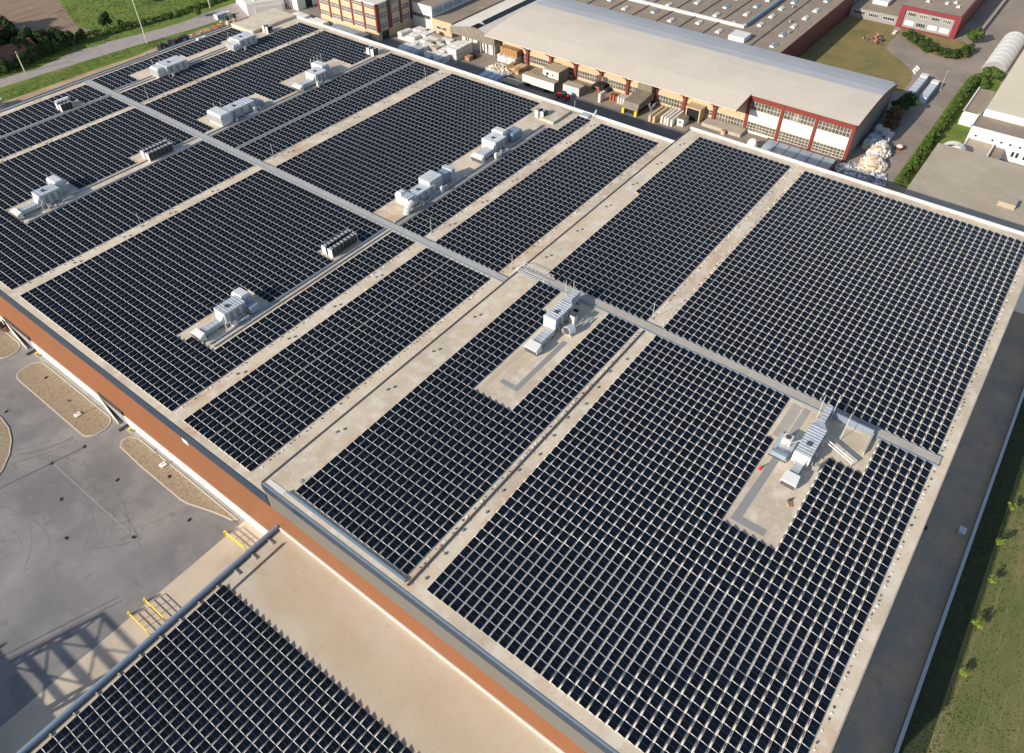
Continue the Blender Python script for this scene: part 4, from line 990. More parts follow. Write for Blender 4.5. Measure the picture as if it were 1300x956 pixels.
prof = [(214.4, 11.9), (219, 12.35), (224, 12.75), (229.5, 13.05), (235, 13.15), (240, 12.8), (246, 11.9), (253, 10.5)]
b = MB()
for i in range(len(prof)-1):
    (xa, za), (xb, zb) = prof[i], prof[i+1]
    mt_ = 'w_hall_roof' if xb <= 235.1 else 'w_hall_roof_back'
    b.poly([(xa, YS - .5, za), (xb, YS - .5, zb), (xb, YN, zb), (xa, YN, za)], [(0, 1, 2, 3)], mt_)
b.build('roof', hl)
b = MB()
for i in range(len(prof)-1):
    (xa, za), (xb, zb) = prof[i], prof[i+1]
    b.poly([(xa, YS - .52, za - 1.3), (xb, YS - .52, zb - 1.3), (xb, YS - .52, zb + .02), (xa, YS - .52, za + .02)], [(0, 1, 2, 3)], 'red_paint')
b.build('gable_trim', hl)
b = MB(); b.box(215, 252.6, YS, YS + .3, 0, 11, 'w_greywall'); b.box(252.3, 252.6, YS, YN, 0, 10.3, 'w_greywall'); b.box(215, 215.3, 41.2, 72.3, 3.7, 7.3, 'w_whitewall'); b.box(215, 215.3, 41.2, 72.3, 0, .6, 'w_whitewall')
b.box(215.08, 215.3, 41.2, 72.3, .6, 3.7, 'cream'); b.box(215.08, 215.3, 41.2, 72.3, 7.3, 10.2, 'cream')
b.box(215, 215.3, 72.6, YN - .5, 0, 11.6, 'cream'); b.box(215, 252, YN - .6, YN - .3, 0, 10.5, 'cream'); b.build('wall', hl)
b = MB(); b.box(214.7, 215.05, 41.2, 72.4, 10.2, 11.75, 'red_paint'); b.build('eave_band', hl)
cols_y = [41.0, 51.6, 62.0, 72.4]
for yy in cols_y:
    b = MB(); b.box(214.55, 215.1, yy - .45, yy + .45, 0, 11.7, 'red_paint'); b.build('post', hl)
for yy in (82.8, 93.3, 103.9, 114.4, 124.9, 135.3, 145.6, 155.9):
    b = MB(); b.box(214.2, 214.9, yy - .5, yy + .5, 0, 5.0, 'red_paint'); b.box(214.0, 214.95, yy - .7, yy + .7, 5.0, 5.3, 'red_paint')
    for s in (-1, 1): b.bar((214.4, yy, 5.2), (207.0, yy + s*1.4, 10.3), .12, 'red_paint', 5)
    b.build('canopy_post', hl)
for i in range(3):
    y0, y1 = cols_y[i] + .6, cols_y[i+1] - .6
    window(hl, 215.06, y0, y1, 7.5, 10.1, 9, 2); window(hl, 215.06, y0, y1, .7, 3.5, 9, 3)
ly = [72.4, 82.8, 93.3, 103.9, 114.4, 124.9, 135.3, 145.6, 155.9, 166.5]
for i in range(9):
    window(hl, 214.98, ly[i] + .7, ly[i+1] - .7, .9 if i != 1 else 1.8, 3.5, 9, 2)
b = MB(); b.hexa([(205.0, 72.6, 10.45), (215.2, 72.6, 11.75), (215.2, YN, 11.75), (205.0, YN, 10.45), (205.0, 72.6, 10.65), (214.6, 72.6, 12.0), (214.6, YN, 12.0), (205.0, YN, 10.65)], 'w_hall_roof'); b.build('canopy', hl)
b = MB(); b.hexa([(205.0, 72.3, 10.3), (215., 72.3, 11.3), (215., 72.6, 11.3), (205.0, 72.6, 10.3), (205.0, 72.3, 10.7), (215., 72.3, 12.0), (215., 72.6, 12.0), (205.0, 72.6, 10.7)], 'red_paint'); b.build('canopy_edge', hl)
b = MB(); b.box(211.6, 214.9, 86.4, 90.6, 0, 3.6, 'black'); b.box(211.2, 214.9, 86.0, 86.4, 0, 4.0, 'cream'); b.box(211.2, 214.9, 90.6, 91.0, 0, 4.0, 'cream'); b.box(211.0, 214.9, 85.9, 91.1, 4.0, 4.4, 'cream'); b.build('porch', hl)
b = MB(); b.box(210.2, 214.7, 71.5, 84.5, 0, 1.1, 'concrete'); b.build('ramp', hl)
for i, y0 in enumerate((122.6, 141.4)):
    b = MB(); b.box(214.6, 214.9, y0, y0 + 4, 0, 3.8, 'dark_grey'); b.box(214.4, 214.6, y0 + 1.6, y0 + 2.0, 0, 3.8, 'muntin'); b.build('gate', hl)
# loading bay (olive box) against the hall
lb_ = empty('loading_bay', (209, 106, 0), 'olive grey loading bay box with sloped lid projecting from the long hall', 'loading bay')
b = MB(); b.hexa([(203.2, 104.0, 1.6), (214.8, 104.0, 1.6), (214.8, 109.6, 1.6), (203.2, 109.6, 1.6), (204.2, 104.0, 3.6), (214.8, 104.0, 4.6), (214.8, 109.6, 4.6), (204.2, 109.6, 3.6)], 'concrete_dark'); b.build('housing', lb_)
b = MB(); b.box(212.2, 214.8, 104.2, 109.4, 4.6, 9.9, 'concrete_dark'); b.build('upper_housing', lb_)
b = MB(); b.box(203.8, 214, 104.4, 109.2, 0, 1.6, 'black'); b.build('underside', lb_)
for yy in (104.3, 108.9):
    b = MB(); b.box(202.7, 203.7, yy - .4, yy + .4, 0, 1.7, 'yellow'); b.build('buffer', lb_)
# glazed lean-to right under the roof edge
gs = empty('glazed_shed', (208, 52, 0), 'long glazed lean-to with blue-grey panes and dark red frame below the roof edge', 'shed')
b = MB(); b.box(200.4, 209.6, 41.6, 62.6, 0, 2.6, 'dark_red'); b.box(209.2, 209.7, 41.5, 62.8, 2.6, 3.15, 'red_paint'); b.build('frame', gs)
b = MB(); b.hexa([(200.5, 41.8, 2.6), (209.2, 41.8, 2.6), (209.2, 62.4, 2.6), (200.5, 62.4, 2.6), (200.5, 41.8, 2.65), (209.2, 41.8, 3.0), (209.2, 62.4, 3.0), (200.5, 62.4, 2.65)], 'glass_blue'); b.build('glass_roof', gs)
b = MB()
for k in range(7):
    yy = 41.8 + k*3.43; b.hexa([(200.5, yy - .09, 2.66), (209.2, yy - .09, 3.01), (209.2, yy + .09, 3.01), (200.5, yy + .09, 2.66), (200.5, yy - .09, 2.72), (209.2, yy - .09, 3.07), (209.2, yy + .09, 3.07), (200.5, yy + .09, 2.72)], 'dark_grey')
b.build('glazing_bar', gs)
b = MB(); rnd = random.Random(4)
for k in range(330):
    b.obox(rnd.uniform(210.5, 213.8), rnd.uniform(43.0, 61.5), 0, rnd.uniform(.3, .9), rnd.uniform(.3, .7), rnd.uniform(.4, 1.2), rnd.uniform(0, 3), rnd.choice(('white', 'plastic_white', 'cream', 'concrete')))
tag(b.build('stone_blocks'), 'crowded pale stone blocks stacked at the foot of the hall windows', 'blocks', None, 'stuff')
b = MB(); b.bar((0, 0, 0), (0, 0, 1.6), .15, 'galv', 8); b.bar((0, 0, 1.6), (-.5, .2, 2.0), 1.5, 'galv_white', 18, .4)
o = single('satellite_dish', b, 'pale dish shape standing at the corner post of the hall', 'dish'); o.location = (206.4, 66.3, 0)
b = MB(); b.bar((-2, 0, .6), (2, .8, .6), .9, 'plastic_white', 12); b.box(-1.5, 1.5, -.6, .6, 0, .3, 'concrete')
o = single('white_tank', b, 'white lying tank beside the glazed lean-to', 'tank'); o.location = (205.6, 64.6, 0)
b = MB(); b.cyl(0, 0, 0, 1.3, .75, 'cream', 14); b.cyl(0, 0, 1.3, 1.4, .6, 'timber', 14)
o = single('cable_drum', b, 'lone round drum in front of the low ramp of the hall', 'drum'); o.location = (209.2, 76.6, 0)

# vehicles and loads in the east yard
tr = empty('trailer', (201, 140, 0), 'long cream box trailer parked beside the shaded service road', 'trailer')
b = MB(); b.obox(201.2, 140.8, 1.15, 2.5, 13.2, 2.75, .0, 'white'); b.obox(201.2, 140.8, 3.9, 2.55, 13.25, .06, 0, 'w_tan_roof'); b.build('body', tr)
b = MB(); b.obox(201.2, 134.17, 1.2, 2.3, .06, 2.6, 0, 'dark_grey'); b.build('rear_door', tr)
for yy in (136.6, 137.9, 145.4):
    b = MB(); b.bar((199.95, yy, .5), (202.45, yy, .5), .5, 'black', 14); b.build('wheel', tr)
b = MB(); b.obox(201.2, 140.8, .85, 1.2, 12.4, .3, 0, 'steel'); b.build('chassis', tr)
def cont(x0, x1, y0, y1, h, mt, label, name='container', extra=None):
    e = empty(name, ((x0+x1)/2, (y0+y1)/2, 0), label, 'container')
    b = MB(); b.box(x0, x1, y0, y1, .15, h, mt)
    k = y0 + .4
    while k < y1: b.box(x0 - .04, x0, k, k + .12, .3, h - .15, mt); k += .6
    b.build('body', e)
    b = MB(); b.box(x0 - .03, x1 + .03, y0 - .03, y1 + .03, h, h + .1, 'w_tan_roof'); b.build('roof', e)
    b = MB(); b.box(x0 + .1, x1 - .1, y0 - .05, y0, .3, h - .1, 'mid_grey'); b.box((x0+x1)/2 - .03, (x0+x1)/2 + .03, y0 - .08, y0 - .05, .3, h - .1, 'steel'); b.build('door', e)
    if extra: b = MB(); extra(b); b.build('vent_hole', e)
cont(207.0, 213.2, 137.2, 143.6, 4.3, 'white', 'white box container with a round black hole in its side, behind the trailer', extra=lambda b: (b.bar((206.9, 141.8, 3.0), (206.95, 141.8, 3.0), .5, 'black', 12), b.bar((206.9, 139.6, 2.9), (206.95, 139.6, 2.9), .3, 'dark_grey', 10)))
cont(203.6, 206.9, 126.5, 133.0, 2.9, 'galv_white', 'small pale metal container with a light blue sheet, right of the red tractor', extra=lambda b: b.box(203.5, 203.54, 128.8, 131.0, .5, 2.6, 'tarp_blue'))
cont(193.6, 197.2, 144.8, 151.6, 2.6, 'green_paint', 'green open-topped container close under the roof edge')
tk = empty('tractor', (199, 129.6, 0), 'red tractor parked between the trailer and the small container', 'tractor')
b = MB(); b.box(198.6, 199.8, 130.3, 132.3, .9, 1.7, 'red'); b.box(198.5, 200.2, 127.9, 129.2, .8, 1.6, 'red'); b.box(198.7, 199.9, 129.2, 130.3, .7, 1.3, 'dark_grey'); b.build('body', tk)
b = MB(); b.box(198.6, 200.0, 129.0, 130.4, 1.6, 2.5, 'glass_dark'); b.box(198.5, 200.1, 128.9, 130.5, 2.5, 2.62, 'green_paint'); b.build('cab', tk)
for x, y, r_ in ((198.3, 128.6, .8), (200.3, 128.6, .8), (198.5, 131.7, .5), (200.0, 131.7, .5)):
    b = MB(); b.bar((x - .2, y, r_), (x + .2, y, r_), r_, 'black', 14); b.bar((x - .22, y, r_), (x + .22, y, r_), r_*.45, 'concrete', 10); b.build('wheel', tk)

def stack(x0, x1, y0, y1, h, mt, label, cat='stack', name='goods_stack', nx=3, ny=3, nz=2, seed=1, var=.25, group=None, cut=.25):
    rnd = random.Random(seed); b = MB(); dx, dy, dz = (x1-x0)/nx, (y1-y0)/ny, h/nz
    mts = mt if isinstance(mt, tuple) else (mt,)
    for i in range(nx):
        for j in range(ny):
            top = nz if rnd.random() > cut else max(1, nz-1)
            for k in range(top):
                b.obox(x0 + (i+.5)*dx + rnd.uniform(-.04, .04), y0 + (j+.5)*dy + rnd.uniform(-.04, .04), k*dz, dx*.95, dy*.95, dz*rnd.uniform(1-var*.4, 1.0)*.97, rnd.uniform(-.03, .03), rnd.choice(mts))
    return single(name, b, label, cat, ((x0+x1)/2, (y0+y1)/2, 0), group)
g1 = 'wrapped white goods in the east yard'
stack(193, 200, 190.5, 199, 3.4, ('plastic_white', 'bale_grey'), 'white wrapped goods nearest the roof edge beside the red-striped building', nx=3, ny=4, seed=2, group=g1)
stack(204, 214, 199, 210, 2.6, 'plastic_white', 'broken-looking white goods against the wall right of the red-striped building', nx=5, ny=5, seed=3, group=g1, cut=.5, var=.7)
stack(200.6, 211, 187, 197.6, 2.9, ('plastic_white', 'plastic_white', 'w_tan_roof'), 'large low block of white wrapped goods in the middle of the storage yard', nx=4, ny=4, seed=4, group=g1, cut=.15)
stack(193.5, 200, 180.2, 189, 2.6, ('bale_grey', 'plastic_white'), 'bluish white goods in the shade of the roof edge', nx=3, ny=4, seed=5, group=g1)
stack(200.4, 212, 183.2, 186.4, 2.6, 'plastic_white', 'narrow long row of white crates running away from the roof', nx=5, ny=1, seed=6, group=g1, cut=.1)
stack(201.2, 210.5, 178.0, 182.4, 4.3, 'plastic_white', 'tall white wrapped block beside the timber bunk', nx=4, ny=2, seed=7, group=g1, cut=0)
stack(204.0, 208.4, 174.4, 176.6, 1.6, ('timber', 'black'), 'dark trolley loaded with a plank, in front of the tall white block', 'trolley', nx=2, ny=1, nz=1, seed=8)
for i, y in enumerate((183.2, 180.6, 178.0)):
    stack(213.2, 217.6, y, y + 2.2, 4.6, 'plastic_white', ('first', 'second', 'third')[i] + ' tall white column of goods from the left under the shed gable', nx=2, ny=1, nz=3, seed=20 + i, group='columns of goods under the shed', cut=0)
for i, y in enumerate((173.8, 170.9)):
    stack(213.6, 218.4, y, y + 2.2, 3.6, ('bale_grey', 'plastic_white'), ('left', 'right')[i] + ' one of the two lower grey goods columns at the corner of the shed', nx=2, ny=1, nz=2, seed=25 + i, group='columns of goods under the shed', cut=0)
stack(210.6, 214.4, 158.5, 166.6, 2.6, ('plastic_white', 'bale_grey'), 'row of upright white sacks at the left end of the long hall', nx=1, ny=8, nz=1, seed=9, cut=0)
stack(211.8, 214.6, 158.6, 166.2, 5.0, 'timber', 'tall stack of orange timber at the left end of the long hall', nx=1, ny=6, nz=5, seed=10, cut=0)
def heap(name, cx, cy, rx, ry, h, n, mts, label, seed=1, kind='stuff', smin=.3, smax=1.2):
    b = MB(); rnd = random.Random(seed)
    for _ in range(n):
        t = rnd.uniform(0, math.tau); q = math.sqrt(rnd.random()); x = cx + rx*q*math.cos(t); y = cy + ry*q*math.sin(t)
        z = h*(1 - q**1.5)*rnd.uniform(.3, 1); s = rnd.uniform(smin, smax)
        a = Matrix.Rotation(rnd.uniform(0, 6), 4, 'Z') @ Matrix.Rotation(rnd.uniform(-.7, .7), 4, 'X')
        p = [a @ Vector((sx*s*.5, sy*s*.35, sz*s*.3)) + Vector((x, y, z + s*.2)) for sz in (-1, 1) for sx, sy in ((-1, -1), (1, -1), (1, 1), (-1, 1))]
        b.hexa(p, rnd.choice(mts))
    return tag(b.build(name), label, 'heap', None, kind)
heap('scrap_heap', 204.2, 160.4, 4.4, 5.2, 1.8, 420, ('plastic_white', 'plastic_white', 'cream', 'bale_brown'), 'loose heap of torn white packaging left of the green container', 3)
stack(205.5, 211.2, 153.2, 159.2, 1.7, ('timber', 'cream'), 'low stack of yellow planks with a dark gap below, left of the trailer', nx=2, ny=4, nz=3, seed=12, cut=.2)
b = MB()
for k in range(5): b.obox(196.6 - k*.2, 154.8 + k*1.5, 0, 5.0, 1.3, 2.2 + .2*(k % 2), .1, 'tarp_blue')
single('tarpaulin_stack', b, 'blue-white tarpaulin covered goods beside the green container', 'tarpaulin', (196, 158, 0))
stack(206.6, 209.0, 146.4, 149.0, 1.6, ('timber', 'terracotta'), 'small pile of orange bricks at the left end of the trailer', nx=2, ny=2, nz=2, seed=13)
b = MB()
for k in range(6): b.obox(206.8, 138.6 + 9.4 - k*1.15, 0, 4.2, .7, 2.2, .05, 'plastic_white'); b.obox(206.8, 138.6 + 9.4 - k*1.15, 2.2, 4.0, .5, .25, .05, 'cream')
single('slab_rack', b, 'rack of upright pinkish white slabs behind the trailer', 'slabs', (206.8, 144, 0))
stack(212.0, 214.6, 120.5, 127.0, 2.4, ('dark_grey', 'black', 'timber_red'), 'dark stored machinery in the shade of the hall wall', 'machinery', nx=1, ny=4, nz=2, seed=14)
def slabs(x0, x1, y0, n, dy, h, label, mt='plastic_white', seed=1):
    b = MB(); rnd = random.Random(seed)
    for k in range(n):
        a = rnd.uniform(-.02, .02)
        b.obox((x0+x1)/2 + rnd.uniform(-.2, .2), y0 - k*dy, .1, x1 - x0, dy*.55, h*rnd.uniform(.92, 1.0), a, mt)
    b.box(x0, x1, y0 - n*dy + dy*.4, y0 + dy*.4, 0, .1, 'timber')
    single('stone_slabs', b, label, 'stone slabs', ((x0+x1)/2, y0, 0), 'stone slabs along the hall')
slabs(204.3, 207.3, 119.0, 1, 1.5, 3.0, 'single thick white slab standing on edge, left of the coloured slabs')
slabs(207.6, 209.6, 116.8, 3, 1.2, 2.2, 'dark red and yellow slabs standing on edge', 'timber_red', 2)
slabs(207.4, 210.6, 113.6, 3, 1.0, 2.3, 'three pale slabs just left of the loading bay', 'plastic_white', 3)
slabs(202.6, 211.5, 98.9, 2, 1.5, 2.3, 'two long cream slabs on edge right of the loading bay', 'cream', 4)
slabs(203.6, 211.5, 95.4, 4, 1.15, 2.4, 'four long white slabs on edge in the middle of the slab row', 'plastic_white', 5)
b = MB(); b.obox(207.6, 89.9, 0, 3.6, 2.3, 2.3, 0, 'white'); b.obox(207.6, 89.9, 2.3, 3.5, 2.2, .1, 0, 'concrete_dark'); b.obox(205.76, 89.9, 1.1, .05, .9, .5, 0, 'dark_grey')
single('crate', b, 'square white crate with a dark mark at the right end of the slab row', 'crate', (207.6, 89.9, 0))
b = MB(); b.cyl(207.6, 101.3, 0, .3, .6, 'metal_blue', 8)
for k in range(6): b.bar((207.6, 101.3, 1.2), (207.6 + 1.2*math.cos(k), 101.3 + 1.2*math.sin(k), 3.0 + .2*k), .14, 'metal_blue', 5)
b.bar((207.6, 101.3, 0), (207.6, 101.3, 2.4), .18, 'metal_blue', 8)
single('crane_grab', b, 'spiky pale blue grab standing beside the loading bay', 'grab', (207.6, 101.3, 0))
b = MB(); b.bar((165.6, 97.5, 17.4), (166.9, 97.7, 18.4), .4, 'galv', 12, .22); b.bar((164.8, 97.4, H1), (166.3, 97.5, 17.6), .12, 'galv', 6); b.box(163.6, 165.6, 98.3, 101.0, H1, H1 + .5, 'galv')
single('parapet_fan', b, 'grey vent outlet poking over the parapet above the slab row', 'vent', (164.8, 97.4, H1))

# ------------------------------------------------------------------ red-striped building
rs = empty('striped_building', (210, 225, 0), 'tall cream factory building with dark red vertical stripes and window bands', 'building')
b = MB(); b.box(198, 217, 213.8, 246, 0, 13.2, 'cream', 'w_white_roof'); b.box(197.96, 198, 213.8, 246, 0, 1.6, 'concrete'); b.build('wall', rs)
cy_ = [214.1, 220.6, 227.0, 233.4, 239.6, 246]
for yy in cy_:
    b = MB(); b.box(197.7, 198.05, yy - .35, yy + .35, 3.2, 13.4, 'red_paint'); b.build('pilaster', rs)
for i in range(5):
    for z0, z1 in ((3.5, 5.4), (7.6, 9.5), (11.4, 12.9)):
        window(rs, 197.95, cy_[i] + .7, cy_[i+1] - .7, z0, z1, 7, 2)
for xx in (198.5, 204.6, 210.6, 216.3):
    b = MB(); b.box(xx - (.5 if xx != 204.6 else .9), xx + (.5 if xx != 204.6 else .9), 213.5, 213.82, 3.2, 13.4, 'dark_red'); b.build('pilaster', rs)
for x0, x1 in ((199.4, 203.3), (206, 209.7), (211.5, 215.4)):
    for z0, z1 in ((4.0, 6.0), (7.8, 9.8), (11.2, 12.8)): window(rs, 213.76, x0, x1, z0, z1, 4, 2, 'y')
b = MB(); b.box(197.8, 217.2, 213.6, 213.85, 13.2, 13.6, 'coping'); b.box(197.8, 198.1, 213.6, 246, 13.2, 13.6, 'coping'); b.build('parapet', rs)
b = MB(); b.box(199.8, 203.4, 213.7, 213.78, 0, 3.0, 'black'); b.build('door', rs)
stack(187.5, 196.5, 240, 258, 2.2, 'plastic_white', 'low white stacked sheets left of the red-striped building', nx=3, ny=5, nz=3, seed=31, cut=.3)
b = MB(); b.box(187, 197, 218, 236, 0, 2.0, 'metal_blue'); 
for k in range(8): b.box(186.9, 197.1, 218.3 + k*2.3, 218.5 + k*2.3, 0, 2.1, 'galv')
single('storage_bins', b, 'bluish metal bins in the shade at the foot of the red-striped building', 'bins', (192, 227, 0))

# cream block with windows, right of it
cb = empty('factory_block', (240, 204, 0), 'cream factory block with small windows and brown roofs between the striped building and the shed', 'building')
b = MB(); b.box(217, 340, 193.6, 203.6, 0, 5.3, 'cream', 'w_brown_roof'); b.build('wall', cb)
b = MB(); b.box(217.2, 340, 203.6, 214.5, 0, 9.4, 'white', 'w_brown_roof'); b.build('upper_wall', cb)
window(cb, 216.97, 204.6, 213.5, 4.4, 5.8, 9, 1, 'x', 'glass_dark')
for y0 in (196.4, 199.2): window(cb, 216.97, y0, y0 + 2.0, 1.9, 3.0, 3, 1, 'x', 'glass_dark')
for k in range(10): window(cb, 203.57, 218 + k*6, 223.4 + k*6, 6.2, 8.4, 6, 1, 'y', 'glass_blue')
# open shed with white double roof
os_ = empty('open_shed', (235, 179, 0), 'open shed with white pitched roof and a long dark ridge skylight', 'shed')
b = MB(); b.poly([(211.5, 189.6, 6.9), (330, 189.6, 6.9), (330, 179.6, 9.0), (211.5, 179.6, 9.0)], [(0, 1, 2, 3)], 'w_white_roof'); b.poly([(211.5, 176.2, 9.0), (330, 176.2, 9.0), (330, 168.6, 7.3), (211.5, 168.6, 7.3)], [(0, 1, 2, 3)], 'w_white_roof'); b.build('roof', os_)
b = MB(); b.poly([(216, 179.6, 9.05), (330, 179.6, 9.05), (330, 177.9, 10.0), (216, 177.9, 10.0)], [(0, 1, 2, 3)], 'w_white_roof'); b.poly([(216, 177.9, 10.0), (330, 177.9, 10.0), (330, 176.2, 9.05), (216, 176.2, 9.05)], [(0, 1, 2, 3)], 'glass_dark'); b.poly([(216, 176.2, 9.05), (216, 179.6, 9.05), (216, 177.9, 10)], [(0, 1, 2)], 'glass_blue'); b.build('ridge_skylight', os_)
b = MB(); b.poly([(211.6, 189.6, 4.6), (211.6, 168.6, 4.6), (211.6, 168.6, 7.3), (211.6, 177.9, 9.2), (211.6, 189.6, 6.9)], [(0, 1, 2, 3, 4)], 'concrete_dark'); b.build('gable', os_)
for yy in (189.4, 182.5, 175.5, 168.9):
    b = MB(); b.box(212, 212.5, yy - .25, yy + .25, 0, 6.9, 'mid_grey'); b.build('post', os_)

# ------------------------------------------------------------------ brown factory
bf = empty('brown_factory', (290, 125, 0), 'wide brown flat-roofed factory with dark red wall and rows of small skylights', 'factory')
b = MB(); b.box(253.4, 400, 80, 168, 0, 9, 'w_brown_roof', 'w_brown_roof'); b.build('roof', bf)
b = MB(); b.box(253.4, 334, 79.75, 79.99, .0, 9.1, 'dark_red'); b.build('red_wall', bf)
b = MB(); b.box(253.4, 400, 168, 193.5, 0, 8.2, 'w_brown_roof', 'w_brown_roof'); b.build('rear_roof', bf)
for yy in (90.6, 109, 118.6, 128, 138, 148, 158):
    b = MB(); b.box(253.4, 400, yy - .2, yy + .2, 9.0, 9.22, 'dark_grey'); b.build('roof_joint', bf)
b = MB(); b.box(269.6, 270.6, 99.3, 200, 9.0, 9.9, 'white'); b.build('white_duct', bf)
b = MB(); b.box(270.6, 400, 98.9, 99.7, 9.0, 10.4, 'metal_blue'); b.build('fire_wall', bf)
b = MB(); b.box(257, 263, 93.6, 99.5, 9, 10.6, 'white', 'white'); b.build('stair_hut', bf)
sk = []
for x in np.arange(261, 395, 10.5):
    for k, y in enumerate((85.2, 95, 104.5, 113.8, 123.5, 133, 143, 153, 163)):
        if y == 95 and x < 268: continue
        sk.append((x + (3.5 if k % 2 else 0) + random.uniform(-1.2, 1.2), y + random.uniform(-1, 1)))
b = MB(); b.box(-1.7, 1.7, -.8, .8, 0, .35, 'coping'); b.hexa([(-1.6, -.7, .35), (1.6, -.7, .35), (1.6, .7, .35), (-1.6, .7, .35), (-1.5, -.25, .7), (1.5, -.25, .7), (1.5, .25, .7), (-1.5, .25, .7)], 'white'); s0 = b.build('skylight', bf)
b = MB(); b.box(-1.7, 1.7, -.8, .8, 0, .35, 'coping'); b.hexa([(-1.6, -.7, .35), (1.6, -.7, .35), (1.6, .7, .35), (-1.6, .7, .35), (-1.5, -.25, .8), (1.5, -.25, .8), (1.5, .25, .8), (-1.5, .25, .8)], 'glass_blue'); s1 = b.build('skylight', bf)
for s in (s0, s1): s.data.transform(Matrix.Translation(Vector((290, 125, 0))))
for i, (x, y) in enumerate(sk[:98]):
    src = s1 if i % 4 == 0 else s0
    c_ = src if i < 2 else src.copy()
    if i == 0: c_ = s1
    if i == 1: c_ = s0
    if i >= 2: col.objects.link(c_)
    c_.location = (x - 290, y - 125, 9.03)
for x, y in ((318, 108), (312, 115), (285, 88), (300, 93), (275, 84.5)):
    b = MB(); b.cyl(x, y, 9, 10.1, .4, 'mid_grey', 10); b.build('vent_pipe', bf)
b = MB(); b.bar((322, 112, 9), (326, 113, 11), .25, 'steel'); b.bar((322, 113.5, 9), (326, 111.5, 10.6), .25, 'steel'); b.build('roof_duct', bf)

# ------------------------------------------------------------------ office with magenta frame
of = empty('office_building', (350, 48, 0), 'two-storey office with a thick magenta frame around its window front', 'office')
b = MB(); b.box(331, 420, 39.6, 60.4, 0, 8, 'mid_grey', 'w_brown_roof'); b.build('wall', of)
b = MB(); b.box(330.4, 331, 58.9, 60.9, 0, 8.2, 'magenta'); b.box(330.4, 331, 39.0, 41.0, 0, 8.2, 'magenta'); b.box(330.4, 331, 41.0, 58.9, 6.9, 8.2, 'magenta'); b.box(330.4, 331, 41.0, 58.9, 0, .5, 'magenta'); b.box(331, 420, 39.0, 39.58, 0, 8.2, 'dark_red'); b.build('magenta_frame', of)
for k in range(4):
    y0 = 42 + k*4.3
    window(of, 330.96, y0, y0 + 2.9, 4.8, 6.1, 4, 1, 'x', 'glass_dark' if k % 2 else 'glass_window'); window(of, 330.96, y0 - .2, y0 + 3.1, 1.4, 3.0, 4, 1, 'x', 'muntin' if k != 2 else 'glass_dark')
for x, y in ((341, 54), (349, 51), (343, 47.5), (346, 45), (354, 46), (341.6, 43), (362, 50)):
    b = MB(); b.box(x - 1, x + 1, y - .6, y + .6, 8, 8.5, 'white'); b.build('skylight', of)
ow = empty('office_wing', (350, 70, 0), 'low grey office wing joining the brown factory to the magenta-framed office', 'building')
b = MB(); b.box(331.4, 400, 61, 79.5, 0, 3.5, 'mid_grey', 'w_brown_roof'); b.build('wall', ow)
for k, (y0, y1) in enumerate(((62, 66.4), (68.4, 72), (73.6, 78))): window(ow, 331.36, y0, y1, 1.4, 2.6, 5, 1, 'x', 'glass_dark')
b = MB(); b.box(340, 352, 68, 74, 3.5, 5.0, 'white'); b.build('roof_box', ow)
b = MB(); b.box(331, 390, 32.0, 32.5, 0, 1.4, 'concrete'); single('garden_wall', b, 'pale wall running along the shaded side of the magenta-framed office', 'wall')
b = MB(); b.obox(0, 0, 0, 7, 6, 2.6, 0, 'white', 'coping'); b.obox(3.6, 0, .2, .1, 3, 2.0, 0, 'dark_grey')
o = single('lawn_hut', b, 'white flat hut at the edge of the dry lawn behind the hall', 'hut'); o.location = (262.5, 61.5, 0)
b = MB(); rnd = random.Random(8); b.obox(0, 0, 0, 5.2, 3.2, .35, .3, 'dark_grey'); b.bar((-1.5, 0, .3), (2.2, .5, 2.2), .25, 'timber', 6)
for _ in range(60): b.obox(rnd.gauss(0, 1.6), rnd.gauss(0, 1.4), 0, rnd.uniform(.3, 1.4), .3, rnd.uniform(.3, 1.1), rnd.uniform(0, 3), rnd.choice(('timber', 'terracotta', 'dark_grey')))
o = single('rusty_machine', b, 'rusty orange scrap machine on the dry lawn', 'scrap machine'); o.location = (311.6, 62.4, 0)
b = MB(); b.box(-1.4, 1.4, -.5, .5, 0, .5, 'cream'); b.box(-1.5, 1.5, -.6, .6, .5, .6, 'coping'); o = single('stone_bench', b, 'pale stone bench on the lawn near the magenta frame', 'bench'); o.location = (323.5, 58.9, 0)
b = MB(); b.obox(0, 0, 0, .8, .6, .3, 0, 'white'); b.obox(.05, .02, .3, .55, .4, .18, .3, 'white')
st0 = single('white_stone', b, 'white stone in the small group at the lawn corner beside the wrapped rows', 'stone', None, 'white stones at the lawn corner')
for k in range(9):
    c_ = st0 if k == 0 else st0.copy()
    if k: col.objects.link(c_)
    c_.location = (290.6 + k*.75 + random.uniform(-.3, .3), 41.9 + (k % 3)*.5, 0); c_.rotation_euler = (0, 0, k*1.1)
def brow(x0, x1, yc, n, label):
    e = empty('wrapped_row', ((x0+x1)/2, yc, 0), label, 'wrapped goods', 'two rows of wrapped goods on the service road')
    L = (x1-x0)/n
    for k in range(n):
        b = MB(); last = k == n-1
        b.obox(x0 + (k+.5)*L, yc, 0, L*.94, 2.3, 2.5 if last else 2.1, 0, 'plastic_white' if last else 'tarp_blue', 'plastic_white' if last else 'bale_grey'); b.build('bale', e)
brow(269.0, 286.3, 37.9, 6, 'left one of two rows of wrapped bales, beside the dry lawn'); brow(267.8, 283.2, 33.6, 6, 'right one of two rows of wrapped bales, out on the road')
b = MB(); b.obox(0, 0, 0, 3.4, 2.6, 2.0, 0, 'tarp_blue'); o = single('blue_crate', b, 'light blue crate behind the rear corner of the hall', 'crate'); o.location = (257.6, 40.0 - 1.2, 0)
